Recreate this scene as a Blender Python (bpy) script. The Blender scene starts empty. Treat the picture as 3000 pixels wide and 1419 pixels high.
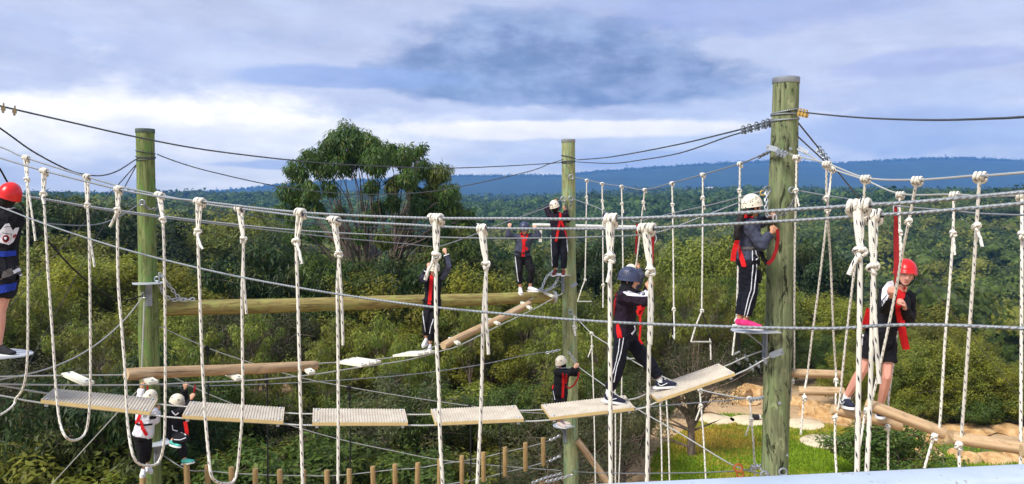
import bpy, bmesh, math, random
import numpy as np
from mathutils import Vector, Matrix, noise
from mathutils.bvhtree import BVHTree

random.seed(7)
rng = np.random.default_rng(7)
SC = bpy.context.scene
COL = SC.collection
H = 8.6                      # eye height above the ground at the poles
FPX = 2300.0                 # focal length in photograph pixels (3000 wide)
PITCH = math.radians(-2.87)

# ------------------------------------------------------------------ camera
cam_d = bpy.data.cameras.new('camera')
cam_d.sensor_width = 36.0
cam_d.lens = FPX / 3000.0 * 36.0
cam_d.clip_start = 0.05
cam_d.clip_end = 40000
cam = bpy.data.objects.new('camera', cam_d)
COL.objects.link(cam)
cam.location = (0, 0, H)
cam.rotation_euler = (math.radians(90) + PITCH, 0, 0)
SC.camera = cam

# ------------------------------------------------------------------ world
SUN_EL, SUN_AZ = math.radians(48), math.radians(-130)   # behind the camera, to the left
world = bpy.data.worlds.new('World'); SC.world = world; world.use_nodes = True
wt = world.node_tree
for n in list(wt.nodes): wt.nodes.remove(n)

class NT:
    """tiny helper to write node maths"""
    def __init__(self, tree): self.t = tree
    def n(self, typ, **kw):
        nd = self.t.nodes.new(typ)
        for k, v in kw.items():
            if k.startswith('i_'):
                key = k[2:]
                key = int(key) if key.isdigit() else key.replace('_', ' ')
                self.put(nd.inputs[key], v)
            else: setattr(nd, k, v)
        return nd
    def put(self, sock, v):
        if hasattr(v, 'is_output') or isinstance(v, bpy.types.NodeSocket): self.t.links.new(v, sock)
        else:
            if sock.type in ('RGBA',) and len(v) == 3: v = (*v, 1)
            sock.default_value = v
    def m(self, op, a, b=0.0, c=None, clamp=False):
        nd = self.t.nodes.new('ShaderNodeMath'); nd.operation = op; nd.use_clamp = clamp
        self.put(nd.inputs[0], a); self.put(nd.inputs[1], b)
        if c is not None: self.put(nd.inputs[2], c)
        return nd.outputs[0]
    def ramp(self, fac, stops, interp='LINEAR'):
        nd = self.t.nodes.new('ShaderNodeValToRGB'); cr = nd.color_ramp; cr.interpolation = interp
        while len(cr.elements) > 1: cr.elements.remove(cr.elements[-1])
        for i, (p, c) in enumerate(stops):
            e = cr.elements[0] if i == 0 else cr.elements.new(p)
            e.position = p; e.color = (*c, 1) if len(c) == 3 else c
        self.put(nd.inputs[0], fac)
        return nd.outputs[0]
    def mix(self, fac, a, b, blend='MIX'):
        nd = self.t.nodes.new('ShaderNodeMix'); nd.data_type = 'RGBA'; nd.blend_type = blend
        self.put(nd.inputs[0], fac); self.put(nd.inputs[6], a); self.put(nd.inputs[7], b)
        return nd.outputs[2]
    def vec(self, x, y, z=0.0):
        nd = self.t.nodes.new('ShaderNodeCombineXYZ')
        for i, v in enumerate((x, y, z)): self.put(nd.inputs[i], v)
        return nd.outputs[0]
    def noise(self, vec, scale=5, detail=4, rough=.55, dist=0.0):
        nd = self.t.nodes.new('ShaderNodeTexNoise')
        if vec is not None: self.put(nd.inputs['Vector'], vec)
        nd.inputs['Scale'].default_value = scale; nd.inputs['Detail'].default_value = detail
        nd.inputs['Roughness'].default_value = rough; nd.inputs['Distortion'].default_value = dist
        return nd.outputs[0]
    def smooth(self, v, lo, hi):
        nd = self.t.nodes.new('ShaderNodeMapRange'); nd.interpolation_type = 'SMOOTHSTEP'
        self.put(nd.inputs[0], v); nd.inputs[1].default_value = lo; nd.inputs[2].default_value = hi
        return nd.outputs[0]

def build_world():
    w = NT(wt)
    sky = w.n('ShaderNodeTexSky', sky_type='NISHITA', sun_disc=False)
    sky.sun_elevation = SUN_EL; sky.sun_rotation = SUN_AZ
    sky.air_density = 1.0; sky.dust_density = 2.0; sky.ozone_density = 1.5
    tc = w.n('ShaderNodeTexCoord')
    sep = w.n('ShaderNodeSeparateXYZ', i_0=tc.outputs['Generated'])
    x, y, z = sep.outputs
    el = w.m('MAXIMUM', z, 0.0)
    az = w.m('ARCTAN2', x, y)
    den = w.m('ADD', el, 0.13)
    P = w.vec(w.m('DIVIDE', x, den), w.m('DIVIDE', y, den), 0.0)
    n1 = w.noise(P, .55, 7, .58, 0.0)
    n2 = w.noise(P, 1.6, 8, .6, 0.0)
    n3 = w.noise(w.vec(w.m('MULTIPLY', az, 5.0), w.m('MULTIPLY', el, 13.0), 2.0), 1.5, 8, .58, 0.0)
    n4 = w.noise(w.vec(w.m('MULTIPLY', az, 13.0), w.m('MULTIPLY', el, 27.0), 5.0), 1.1, 9, .60, 0.0)
    n5 = w.noise(w.vec(w.m('MULTIPLY', az, 4.0), w.m('MULTIPLY', w.m('ADD', el, w.m('MULTIPLY', az, .12)), 30.0), 9.0), .9, 8, .58, 0.0)
    # overcast layer: warm white near the horizon, lavender grey above
    base = w.ramp(w.m('ADD', el, w.m('MULTIPLY', w.m('SUBTRACT', n3, .5), .035)),
                  [(0.0, (1.35, 1.22, .92)), (.022, (1.25, 1.16, .95)), (.05, (.88, .90, .93)), (.085, (.70, .75, .88)),
                   (.12, (.58, .61, .74)), (.20, (.51, .54, .68)), (.45, (.46, .50, .62)), (1.0, (.48, .52, .62))])
    # broad darker undersides
    d1 = w.m('MULTIPLY', w.smooth(n1, .48, .68), .62)
    hz = w.smooth(el, .035, .11)
    c1 = w.mix(w.m('MULTIPLY', d1, hz), base, (.28, .34, .56))
    # bright breaks
    br = w.m('MULTIPLY', w.smooth(n2, .52, .72), .5)
    c2 = w.mix(w.m('MULTIPLY', br, w.m('SUBTRACT', 1.0, w.smooth(el, .12, .3))), c1, (.93, .92, .93))
    # one big flat-bottomed rain cloud over the valley, and a smaller one to its right
    def blob(c, a0, e0, sa, se_up, se_dn, amp, col, lo=.42, hi=.78):
        da = w.m('DIVIDE', w.m('SUBTRACT', az, a0), sa)
        de = w.m('SUBTRACT', el, e0)
        up = w.m('DIVIDE', w.m('MAXIMUM', de, 0.0), se_up)
        dn = w.m('DIVIDE', w.m('MINIMUM', de, 0.0), se_dn)
        r2 = w.m('ADD', w.m('MULTIPLY', da, da), w.m('ADD', w.m('MULTIPLY', up, up), w.m('MULTIPLY', dn, dn)))
        g = w.m('EXPONENT', w.m('MULTIPLY', r2, -1.0))
        v = w.m('ADD', g, w.m('ADD', w.m('MULTIPLY', w.m('SUBTRACT', n3, .5), .8), w.m('MULTIPLY', w.m('SUBTRACT', n4, .5), .55)))
        return w.mix(w.m('MULTIPLY', w.smooth(v, lo, hi), amp), c, col)
    shade = w.mix(w.smooth(n4, .34, .70), (.17, .235, .40), (.32, .39, .57))
    c2 = blob(c2, -.44, .055, .36, .070, .06, .9, (1.45, 1.34, 1.10), .15, .65)
    c2 = w.mix(w.m('MULTIPLY', w.smooth(n3, .42, .66), .35), c2, (.38, .43, .63))
    c3 = blob(c2, .045, .150, .27, .085, .034, .97, shade, .32, .58)
    c3 = blob(c3, -.20, .150, .17, .020, .014, .7, (.27, .36, .62), .35, .7)
    c3 = blob(c3, .30, .235, .22, .05, .05, .6, (.30, .36, .62))
    c3 = blob(c3, .50, .155, .16, .022, .02, .55, (.36, .40, .66), .5, .8)
    c3 = blob(c3, .50, .080, .26, .03, .03, .7, (.43, .51, .73), .35, .75)
    c3 = blob(c3, .46, .030, .30, .012, .016, .8, (1.0, .97, .90), .35, .75)
    c3 = blob(c3, -.30, .045, .10, .010, .008, .6, (.40, .50, .74), .45, .75)
    c3 = blob(c3, .20, .055, .16, .016, .02, .6, (.45, .55, .80), .45, .8)
    c3 = blob(c3, -.33, .075, .2, .014, .016, .5, (.98, .96, .90), .4, .8)
    c3 = blob(c3, .07, .092, .26, .012, .014, .95, (1.15, 1.08, .94), .25, .62)
    lum = w.m('ADD', .58, w.m('ADD', w.m('MULTIPLY', n4, .40), w.m('MULTIPLY', n5, .42)))
    c3 = w.mix(1.0, c3, w.vec(lum, lum, w.m('ADD', .12, w.m('MULTIPLY', lum, .88))), 'MULTIPLY')
    b1 = w.n('ShaderNodeBackground', i_Color=sky.outputs[0], i_Strength=.10)
    b2 = w.n('ShaderNodeBackground', i_Color=c3, i_Strength=.555)
    cov = w.m('ADD', .86, w.m('MULTIPLY', w.smooth(n2, .3, .55), .14))
    mx = w.n('ShaderNodeMixShader', i_0=cov, i_1=b1.outputs[0], i_2=b2.outputs[0])
    out = w.n('ShaderNodeOutputWorld', i_Surface=mx.outputs[0])
build_world()

sun_d = bpy.data.lights.new('sun', 'SUN'); sun_d.energy = 2.1; sun_d.angle = math.radians(18); sun_d.color = (1, .95, .87)
sun = bpy.data.objects.new('sun', sun_d); COL.objects.link(sun)
sdir = Vector((math.sin(SUN_AZ) * math.cos(SUN_EL), math.cos(SUN_AZ) * math.cos(SUN_EL), math.sin(SUN_EL)))
sun.rotation_euler = (-sdir).to_track_quat('-Z', 'Y').to_euler()
sun.location = (0, 0, 60)

SC.view_settings.view_transform = 'Standard'; SC.view_settings.look = 'None'
SC.view_settings.exposure = 1.30; SC.view_settings.gamma = 1.0
SC.view_settings.use_curve_mapping = False
SC.render.engine = 'CYCLES'
SC.cycles.use_denoising = True
SC.cycles.max_bounces = 6; SC.cycles.diffuse_bounces = 3; SC.cycles.volume_bounces = 0
SC.cycles.transmission_bounces = 3; SC.cycles.glossy_bounces = 2

# ------------------------------------------------------------------ placing
_U = Vector((0, -math.sin(PITCH), math.cos(PITCH))); _F = Vector((0, math.cos(PITCH), math.sin(PITCH)))
EYE = Vector((0, 0, H))
def ray(px, py):
    return Vector(((px - 1500) / FPX, 0, 0)) + _U * ((709.5 - py) / FPX) + _F
def at(px, py, d):
    r = ray(px, py); return EYE + r * (d / r.y)
def onp(pl, px, py, off=0.0):
    """point of the vertical plane pl=(a,b) (plan points), shifted off metres away from the eye, on that sight line"""
    a, b = Vector(pl[0]), Vector(pl[1]); t = (b - a).normalized(); nrm = Vector((-t.y, t.x))
    if nrm.y < 0: nrm = -nrm
    a = a + nrm * off
    r = ray(px, py)
    s = nrm.dot(a) / nrm.dot(Vector((r.x, r.y)))
    return EYE + r * s
def lerp(a, b, t): return a + (b - a) * t

# ------------------------------------------------------------------ mesh helpers
class MB:
    def __init__(self): self.v = []; self.f = []; self.uv = []; self.mi = []
    def add(self, verts, faces, uvs=None, mi=0):
        o = len(self.v); self.v.extend([tuple(p) for p in verts])
        for k, f in enumerate(faces):
            self.f.append(tuple(i + o for i in f)); self.mi.append(mi)
            self.uv.extend(uvs[k] if uvs else [(0, 0)] * len(f))
    def tube(self, pts, r, segs=8, cap=True, mi=0, lobes=0, lobe=.0, twist=0.0, phase=0.0):
        pts = [Vector(p) for p in pts]; n = len(pts)
        rs = r if hasattr(r, '__len__') else [r] * n
        tang = [((pts[min(i + 1, n - 1)] - pts[max(i - 1, 0)])) for i in range(n)]
        tang = [t.normalized() if t.length > 1e-9 else Vector((0, 0, 1)) for t in tang]
        ref = Vector((0, 0, 1)) if abs(tang[0].z) < .9 else Vector((1, 0, 0))
        nx = tang[0].cross(ref).normalized()
        V = []; L = [0.0]
        for i in range(n):
            if i:
                q = tang[i - 1].rotation_difference(tang[i]); nx = q @ nx; L.append(L[-1] + (pts[i] - pts[i - 1]).length)
            nx = (nx - tang[i] * nx.dot(tang[i])).normalized(); ny = tang[i].cross(nx)
            for s in range(segs):
                a = 2 * math.pi * s / segs
                rr = rs[i] * (1 + (lobe * math.cos(lobes * a + twist * L[-1] + phase) if lobes else 0))
                V.append(pts[i] + nx * (math.cos(a) * rr) + ny * (math.sin(a) * rr))
        F = []; UV = []
        for i in range(n - 1):
            for s in range(segs):
                t = (s + 1) % segs
                F.append((i * segs + s, i * segs + t, (i + 1) * segs + t, (i + 1) * segs + s))
                UV.append([(L[i], s / segs), (L[i], (s + 1) / segs), (L[i + 1], (s + 1) / segs), (L[i + 1], s / segs)])
        if cap:
            F.append(tuple(range(segs - 1, -1, -1))); UV.append([(0, 0)] * segs)
            F.append(tuple((n - 1) * segs + s for s in range(segs))); UV.append([(0, 0)] * segs)
        self.add(V, F, UV, mi)
    def box(self, c, ax, ay, az, mi=0):
        """box with centre c and half-axis vectors"""
        c, ax, ay, az = Vector(c), Vector(ax), Vector(ay), Vector(az)
        V = [c + ax * i + ay * j + az * k for i in (-1, 1) for j in (-1, 1) for k in (-1, 1)]
        self.add(V, [(0, 1, 3, 2), (4, 6, 7, 5), (0, 4, 5, 1), (2, 3, 7, 6), (0, 2, 6, 4), (1, 5, 7, 3)], mi=mi)
    def hull(self, pts, mi=0):
        bm = bmesh.new()
        for p in pts: bm.verts.new(p)
        bmesh.ops.convex_hull(bm, input=bm.verts[:])
        loose = [v for v in bm.verts if not v.link_faces]
        bmesh.ops.delete(bm, geom=loose, context='VERTS')
        bm.verts.index_update(); bm.normal_update()
        self.add([v.co.copy() for v in bm.verts], [[v.index for v in f.verts] for f in bm.faces], mi=mi); bm.free()
    def mesh(self, name, mats, smooth=True):
        me = bpy.data.meshes.new(name); me.from_pydata(self.v, [], self.f)
        ul = me.uv_layers.new(name='UVMap')
        ul.data.foreach_set('uv', np.array(self.uv, dtype=np.float32).ravel())
        for m_ in (mats if isinstance(mats, (list, tuple)) else [mats]): me.materials.append(m_)
        me.polygons.foreach_set('material_index', self.mi)
        me.polygons.foreach_set('use_smooth', [smooth] * len(self.f))
        me.update(); return me
    def build(self, name, mats, parent=None, smooth=True, origin=None):
        if parent is None and origin is None:
            a = np.array(self.v); origin = (a[:, 0].mean(), a[:, 1].mean(), a[:, 2].min())
        if origin is not None:
            o3 = Vector(origin); self.v = [tuple(Vector(p) - o3) for p in self.v]
        elif parent is not None:
            o3 = wpos(parent); self.v = [tuple(Vector(p) - o3) for p in self.v]
            origin = (0, 0, 0)
        me = self.mesh(name, mats, smooth)
        if smooth and hasattr(me, 'set_sharp_from_angle'): me.set_sharp_from_angle(angle=math.radians(50))
        o = bpy.data.objects.new(name, me); COL.objects.link(o); o.location = origin
        if parent is not None: o.parent = parent
        return o
def wpos(o):
    p = Vector((0, 0, 0))
    while o is not None: p += o.location; o = o.parent
    return p
def tag(o, label=None, cat=None, group=None, kind=None):
    if label: o['label'] = label
    if cat: o['category'] = cat
    if group: o['group'] = group
    if kind: o['kind'] = kind
    return o
def empty(name, loc, label, cat, group=None):
    o = bpy.data.objects.new(name, None); COL.objects.link(o); o.location = loc; o.empty_display_size = .2
    return tag(o, label, cat, group)
def spline(pts, step=.06, closed=False):
    """Catmull-Rom through points"""
    P = [Vector(p) for p in pts]
    if len(P) == 2:
        n = max(2, int((P[1] - P[0]).length / step) + 1)
        return [P[0].lerp(P[1], i / (n - 1)) for i in range(n)]
    Q = [P[0] * 2 - P[1]] + P + [P[-1] * 2 - P[-2]]
    out = []
    for i in range(1, len(Q) - 2):
        p0, p1, p2, p3 = Q[i - 1], Q[i], Q[i + 1], Q[i + 2]
        n = max(2, int((p2 - p1).length / step))
        for k in range(n):
            t = k / n
            out.append(.5 * ((2 * p1) + (p2 - p0) * t + (2 * p0 - 5 * p1 + 4 * p2 - p3) * t * t + (3 * p1 - p0 - 3 * p2 + p3) * t ** 3))
    out.append(P[-1]); return out

# ------------------------------------------------------------------ materials
MATS = {}
def material(name, fn):
    if name in MATS: return MATS[name]
    m = bpy.data.materials.new(name); m.use_nodes = True
    nt = m.node_tree
    for n in list(nt.nodes): nt.nodes.remove(n)
    t = NT(nt); out = t.n('ShaderNodeOutputMaterial'); sh = fn(t)
    nt.links.new(sh, out.inputs['Surface']); MATS[name] = m; return m
def principled(t, col, rough=.6, metal=0.0, bump=None, bstr=.3, bdist=.01, spec=.4):
    p = t.n('ShaderNodeBsdfPrincipled'); t.put(p.inputs['Base Color'], col); t.put(p.inputs['Roughness'], rough)
    p.inputs['Metallic'].default_value = metal; p.inputs['Specular IOR Level'].default_value = spec
    if bump is not None:
        b = t.n('ShaderNodeBump', i_Strength=bstr, i_Distance=bdist); t.put(b.inputs['Height'], bump)
        t.t.links.new(b.outputs[0], p.inputs['Normal'])
    return p.outputs[0]
def plain(name, col, rough=.6, metal=0.0, var=.18, scale=9.0, bstr=.15, spec=.4):
    def fn(t):
        tc = t.n('ShaderNodeTexCoord'); n = t.noise(tc.outputs['Object'], scale, 5, .6)
        n2 = t.noise(tc.outputs['Object'], scale * 9, 3, .6)
        f = t.m('ADD', t.m('MULTIPLY', n, .7), t.m('MULTIPLY', n2, .3))
        c = t.ramp(f, [(.3, tuple(x * (1 - var) for x in col)), (.7, tuple(min(1, x * (1 + var)) for x in col))])
        return principled(t, c, rough, metal, n2, bstr, .004, spec)
    return material(name, fn)

def rope_mat(name, base, fleck, k=17.0):
    def fn(t):
        uv = t.n('ShaderNodeUVMap'); s = t.n('ShaderNodeSeparateXYZ', i_0=uv.outputs[0]); u, v = s.outputs[0], s.outputs[1]
        a = t.m('LESS_THAN', t.m('FRACT', t.m('ADD', t.m('MULTIPLY', u, k), t.m('MULTIPLY', v, 2.0))), .30)
        b = t.m('LESS_THAN', t.m('FRACT', t.m('ADD', t.m('MULTIPLY', v, 3.0), t.m('MULTIPLY', u, 3.0))), .33)
        d = t.m('MULTIPLY', a, b)
        tc = t.n('ShaderNodeTexCoord'); n = t.noise(tc.outputs['Object'], 6, 4, .6)
        c = t.ramp(n, [(.3, tuple(x * .86 for x in base)), (.68, base)])
        c = t.mix(d, c, fleck)
        br = t.m('ADD', t.m('SINE', t.m('ADD', t.m('MULTIPLY', u, 700.0), t.m('MULTIPLY', v, 25.0))),
                 t.m('SINE', t.m('SUBTRACT', t.m('MULTIPLY', u, 700.0), t.m('MULTIPLY', v, 25.0))))
        return principled(t, c, .8, 0, br, .35, .002, .2)
    return material(name, fn)
def cable_mat(name, c0, c1, metal=.6, rough=.45):
    def fn(t):
        uv = t.n('ShaderNodeUVMap'); s = t.n('ShaderNodeSeparateXYZ', i_0=uv.outputs[0]); u, v = s.outputs[0], s.outputs[1]
        w = t.m('SINE', t.m('ADD', t.m('MULTIPLY', u, 260.0), t.m('MULTIPLY', v, 12.566)))
        n = t.noise(t.vec(t.m('MULTIPLY', u, 3.0), v), 2, 4)
        c = t.mix(n, c0, c1)
        return principled(t, c, rough, metal, w, .5, .003, .5)
    return material(name, fn)
def wood_mat(name, dark, light, patch=None, pamt=.5, axis='z', scale=1.0, rough=.85, peel=.35):
    """grain drawn out along the log"""
    def fn(t):
        tc = t.n('ShaderNodeTexCoord')
        mp = t.n('ShaderNodeMapping', i_Vector=tc.outputs['Object'])
        mp.inputs['Scale'].default_value = {'z': (14 * scale, 14 * scale, 1.1 * scale), 'x': (1.1 * scale, 14 * scale, 14 * scale)}[axis]
        g = t.noise(mp.outputs[0], 1.6, 8, .65, .6)
        mp2 = t.n('ShaderNodeMapping', i_Vector=tc.outputs['Object'])
        mp2.inputs['Scale'].default_value = {'z': (5, 5, 1.6), 'x': (1.6, 5, 5)}[axis]
        b = t.noise(mp2.outputs[0], 1.3, 6, .62, .8)
        c = t.ramp(g, [(.30, dark), (.52, tuple((a + b_) / 2 for a, b_ in zip(dark, light))), (.72, light)])
        mp4 = t.n('ShaderNodeMapping', i_Vector=tc.outputs['Object'])
        mp4.inputs['Scale'].default_value = {'z': (9, 9, 2.8), 'x': (2.8, 9, 9)}[axis]
        pk = t.noise(mp4.outputs[0], .85, 7, .7, .8)
        c = t.mix(t.m('MULTIPLY', t.smooth(pk, .54, .60), peel), t.mix(t.m('MULTIPLY', t.smooth(t.m('SUBTRACT', 1.0, pk), .56, .62), peel * .7), c, tuple(min(1, x * 1.25) for x in light)), tuple(x * .30 for x in dark))
        if patch is not None:
            pm = t.m('MULTIPLY', t.smooth(b, .50, .62), pamt)
            c = t.mix(pm, c, patch)
        mp3 = t.n('ShaderNodeMapping', i_Vector=tc.outputs['Object'])
        mp3.inputs['Scale'].default_value = {'z': (40, 40, .9), 'x': (.9, 40, 40)}[axis]
        cr = t.noise(mp3.outputs[0], 1.0, 3, .5, .3)
        crack = t.smooth(cr, .66, .72)
        c = t.mix(t.m('MULTIPLY', crack, .75), c, tuple(x * .22 for x in dark))
        hgt = t.m('SUBTRACT', t.m('ADD', g, t.m('MULTIPLY', b, .5)), t.m('MULTIPLY', crack, 1.2))
        return principled(t, c, rough, 0, hgt, .6, .02, .2)
    return material(name, fn)
# ================================================================== LAND
GY = [-80, 0, 34, 45, 70, 120, 200, 300, 500, 900, 1500, 2000, 2600, 3400, 40000]
GZ = [0, 0, 0, -1.2, -7.5, -24, -26, -20, -13, -9, -2, 9, -10, 10, 10]
RX = [-3000, 0, 500, 690, 800, 1000, 1350, 1640, 1750, 2000, 2200, 2310, 2450, 2550, 2700, 2820, 2920, 3100, 4000, 6000]
RY = [590, 585, 572, 562, 549, 536, 522, 520, 509, 492, 481, 480, 487, 479, 472, 470, 476, 480, 500, 520]
def ground_z(x, y):
    z = np.interp(y, GY, GZ)
    m = np.clip((y - 60) / 150, 0, 1)
    z = z + m * 6 * (np.sin(x * .011 + 1.3) * np.cos(y * .009) + .5 * np.sin(x * .027 + y * .017))
    z = z + np.clip((y - 150) / 400, 0, 1) * np.where(x > 0, np.clip(x / 260, 0, 1) * 15, np.clip(-x / 260, 0, 1) * 9)     # rises to both sides
    # the blue ridge 5 km off
    px = 1500 + FPX * x / np.maximum(y, 1)
    top = (594 - np.interp(px, RX, RY)) / FPX * 5000 + H
    t = np.clip((y - 3000) / 2000, 0, 1); t2 = np.clip((y - 5000) / 2500, 0, 1)
    sh = (t * t * (3 - 2 * t)) * (1 - .5 * t2)
    rid = 1 + .0 * x
    rough = np.sin(x * .006 + y * .0045) * 8 + np.sin(x * .013 - y * .004) * 5
    z = np.where(y > 3000, lerp(z, top, sh) + rough * np.clip((y - 3000) / 600, 0, 1) * np.clip((4950 - y) / 500, 0, 1), z)
    return z
def gz(x, y): return float(ground_z(np.array([x], float), np.array([y], float))[0])

def m_terrain(t):
    geo = t.n('ShaderNodeNewGeometry'); pos = geo.outputs['Position']
    n = t.noise(pos, .35, 7, .6); n2 = t.noise(pos, 3.0, 6, .65); n3 = t.noise(pos, .012, 8, .62)
    dirt = t.ramp(t.m('ADD', t.m('MULTIPLY', n, .5), t.m('MULTIPLY', n2, .5)),
                  [(.3, (.07, .055, .025)), (.47, (.17, .125, .06)), (.58, (.40, .27, .16)), (.70, (.12, .12, .035))])
    s = t.n('ShaderNodeSeparateXYZ', i_0=pos)
    sand = t.ramp(t.m('ADD', t.m('MULTIPLY', n, .5), t.m('MULTIPLY', n2, .5)), [(.3, (.26, .16, .08)), (.5, (.50, .34, .19)), (.7, (.60, .45, .28))])
    clr = t.m('MULTIPLY', t.smooth(t.m('ADD', s.outputs[0], t.m('MULTIPLY', n, 4.0)), 3.5, 7.0), t.m('SUBTRACT', 1.0, t.smooth(t.m('ADD', s.outputs[1], t.m('MULTIPLY', n, 6.0)), 37.0, 43.0)))
    dirt = t.mix(clr, dirt, sand)
    wood0 = t.ramp(t.m('ADD', t.m('MULTIPLY', n3, .6), t.m('MULTIPLY', n, .4)), [(.35, (.018, .035, .016)), (.65, (.05, .085, .03))])
    n6 = t.noise(pos, .0035, 6, .6)
    wood = t.mix(t.smooth(n6, .45, .65), wood0, (.022, .040, .018))
    c = t.mix(t.smooth(s.outputs[1], 55, 90), dirt, wood)
    return principled(t, c, .95, 0, t.m('ADD', n2, n), .6, .25, .1)
M_TERRAIN = material('terrain', m_terrain)

def build_terrain():
    ys = np.concatenate([np.linspace(-45, 20, 14), np.linspace(24, 70, 36), np.geomspace(74, 3000, 60), np.linspace(3100, 4800, 22),
                         np.linspace(4850, 5150, 8), np.array([5300, 5500, 5900])])
    us = np.concatenate([np.linspace(-1.7, -.75, 24), np.linspace(-.74, .74, 420), np.linspace(.75, 1.7, 24)])
    Y, U = np.meshgrid(ys, us, indexing='ij'); X = U * (Y + 62)
    Z = ground_z(X, Y)
    crest = np.exp(-((Y - 5000) / 120) ** 2)
    Z = Z + crest * rng.uniform(-3, 7, Z.shape)
    V = np.stack([X, Y, Z], -1).reshape(-1, 3)
    ny, nu = Y.shape
    i = np.arange(ny - 1)[:, None] * nu + np.arange(nu - 1)[None]
    F = np.stack([i, i + 1, i + nu + 1, i + nu], -1).reshape(-1, 4)
    me = bpy.data.meshes.new('terrain'); me.from_pydata(V.tolist(), [], F.tolist()); me.materials.append(M_TERRAIN)
    me.polygons.foreach_set('use_smooth', [True] * len(F))
    o = bpy.data.objects.new('terrain', me); COL.objects.link(o)
    tag(o, kind='structure')
build_terrain()

# ---------------------------------------------------------------- leaves
def leaf_mat(name, trans=.42):
    def fn(t):
        a = t.n('ShaderNodeAttribute', attribute_name='tint'); oi = t.n('ShaderNodeObjectInfo')
        hs = t.n('ShaderNodeHueSaturation', i_Color=a.outputs['Color'])
        t.put(hs.inputs['Hue'], t.m('ADD', .485, t.m('MULTIPLY', oi.outputs['Random'], .03)))
        t.put(hs.inputs['Value'], t.m('ADD', .78, t.m('MULTIPLY', oi.outputs['Random'], .5)))
        p = t.n('ShaderNodeBsdfPrincipled'); t.put(p.inputs['Base Color'], hs.outputs[0])
        p.inputs['Roughness'].default_value = .5; p.inputs['Specular IOR Level'].default_value = .3
        tr = t.n('ShaderNodeBsdfTranslucent', i_Color=hs.outputs[0])
        mx = t.n('ShaderNodeMixShader', i_0=trans, i_1=p.outputs[0], i_2=tr.outputs[0])
        return mx.outputs[0]
    return material(name, fn)
M_LEAF = leaf_mat('leaf')
def m_bark(t):
    tc = t.n('ShaderNodeTexCoord'); mp = t.n('ShaderNodeMapping', i_Vector=tc.outputs['Object']); mp.inputs['Scale'].default_value = (6, 6, 1.2)
    n = t.noise(mp.outputs[0], 2.2, 6, .6, .4)
    return principled(t, t.ramp(n, [(.3, (.07, .05, .04)), (.55, (.20, .15, .12)), (.72, (.36, .29, .24))]), .9, 0, n, .7, .03, .1)
M_BARK = material('bark', m_bark)

def orient(dirs, up):
    d = dirs / np.linalg.norm(dirs, axis=1, keepdims=True)
    s = np.cross(d, up); s /= np.maximum(np.linalg.norm(s, axis=1, keepdims=True), 1e-6)
    return d, s
def leaves_mesh(name, C, D, L, W, tint, mat, core=None, N=None):
    """rhombic leaves: centres C, directions D, lengths L, widths W, colour per leaf; optional solid twig/core mesh arrays"""
    n = len(C)
    d, s = orient(D, rng.normal(size=(n, 3)) if N is None else N)
    a = C; b = C + d * (L * .45)[:, None] + s * (W * .5)[:, None]; c = C + d * L[:, None]; e = C + d * (L * .45)[:, None] - s * (W * .5)[:, None]
    V = np.stack([a, b, c, e], 1).reshape(-1, 3)
    F = np.arange(4 * n).reshape(-1, 4)
    colr = np.repeat(np.concatenate([tint, np.ones((n, 1))], 1), 4, axis=0)
    me = bpy.data.meshes.new(name)
    if core is not None:
        cv, cf, cc = core
        me_v = np.concatenate([V, cv]); nt_, nq = len(cf), len(F)
        me.vertices.add(len(me_v)); me.vertices.foreach_set('co', me_v.astype(np.float32).ravel())
        me.loops.add(nq * 4 + nt_ * 3)
        me.loops.foreach_set('vertex_index', np.concatenate([F.ravel(), (cf + len(V)).ravel()]).astype(np.int32))
        me.polygons.add(nq + nt_)
        me.polygons.foreach_set('loop_start', np.concatenate([np.arange(nq) * 4, nq * 4 + np.arange(nt_) * 3]).astype(np.int32))
        colr = np.concatenate([colr, np.concatenate([cc, np.ones((len(cc), 1))], 1)])
    else:
        me.vertices.add(len(V)); me.vertices.foreach_set('co', V.astype(np.float32).ravel())
        me.loops.add(len(F) * 4); me.loops.foreach_set('vertex_index', F.ravel().astype(np.int32))
        me.polygons.add(len(F)); me.polygons.foreach_set('loop_start', (np.arange(len(F)) * 4).astype(np.int32))
    me.update(calc_edges=True); me.validate()
    at_ = me.color_attributes.new('tint', 'FLOAT_COLOR', 'POINT')
    at_.data.foreach_set('color', colr.astype(np.float32).ravel())
    me.materials.append(mat)
    return me

PAL = {'gum': ((.075, .120, .020), (.040, .078, .016), (.15, .150, .022)),
       'olive': ((.200, .222, .030), (.130, .168, .026), (.26, .25, .032)),
       'green': ((.090, .140, .022), (.055, .096, .018), (.14, .165, .024)),
       'dark': ((.042, .078, .018), (.024, .052, .015), (.10, .11, .018)),
       'wattle': ((.215, .220, .024), (.140, .165, .020), (.29, .26, .028)),
       'grey': ((.09, .10, .035), (.06, .075, .03), (.15, .13, .05))}

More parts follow.
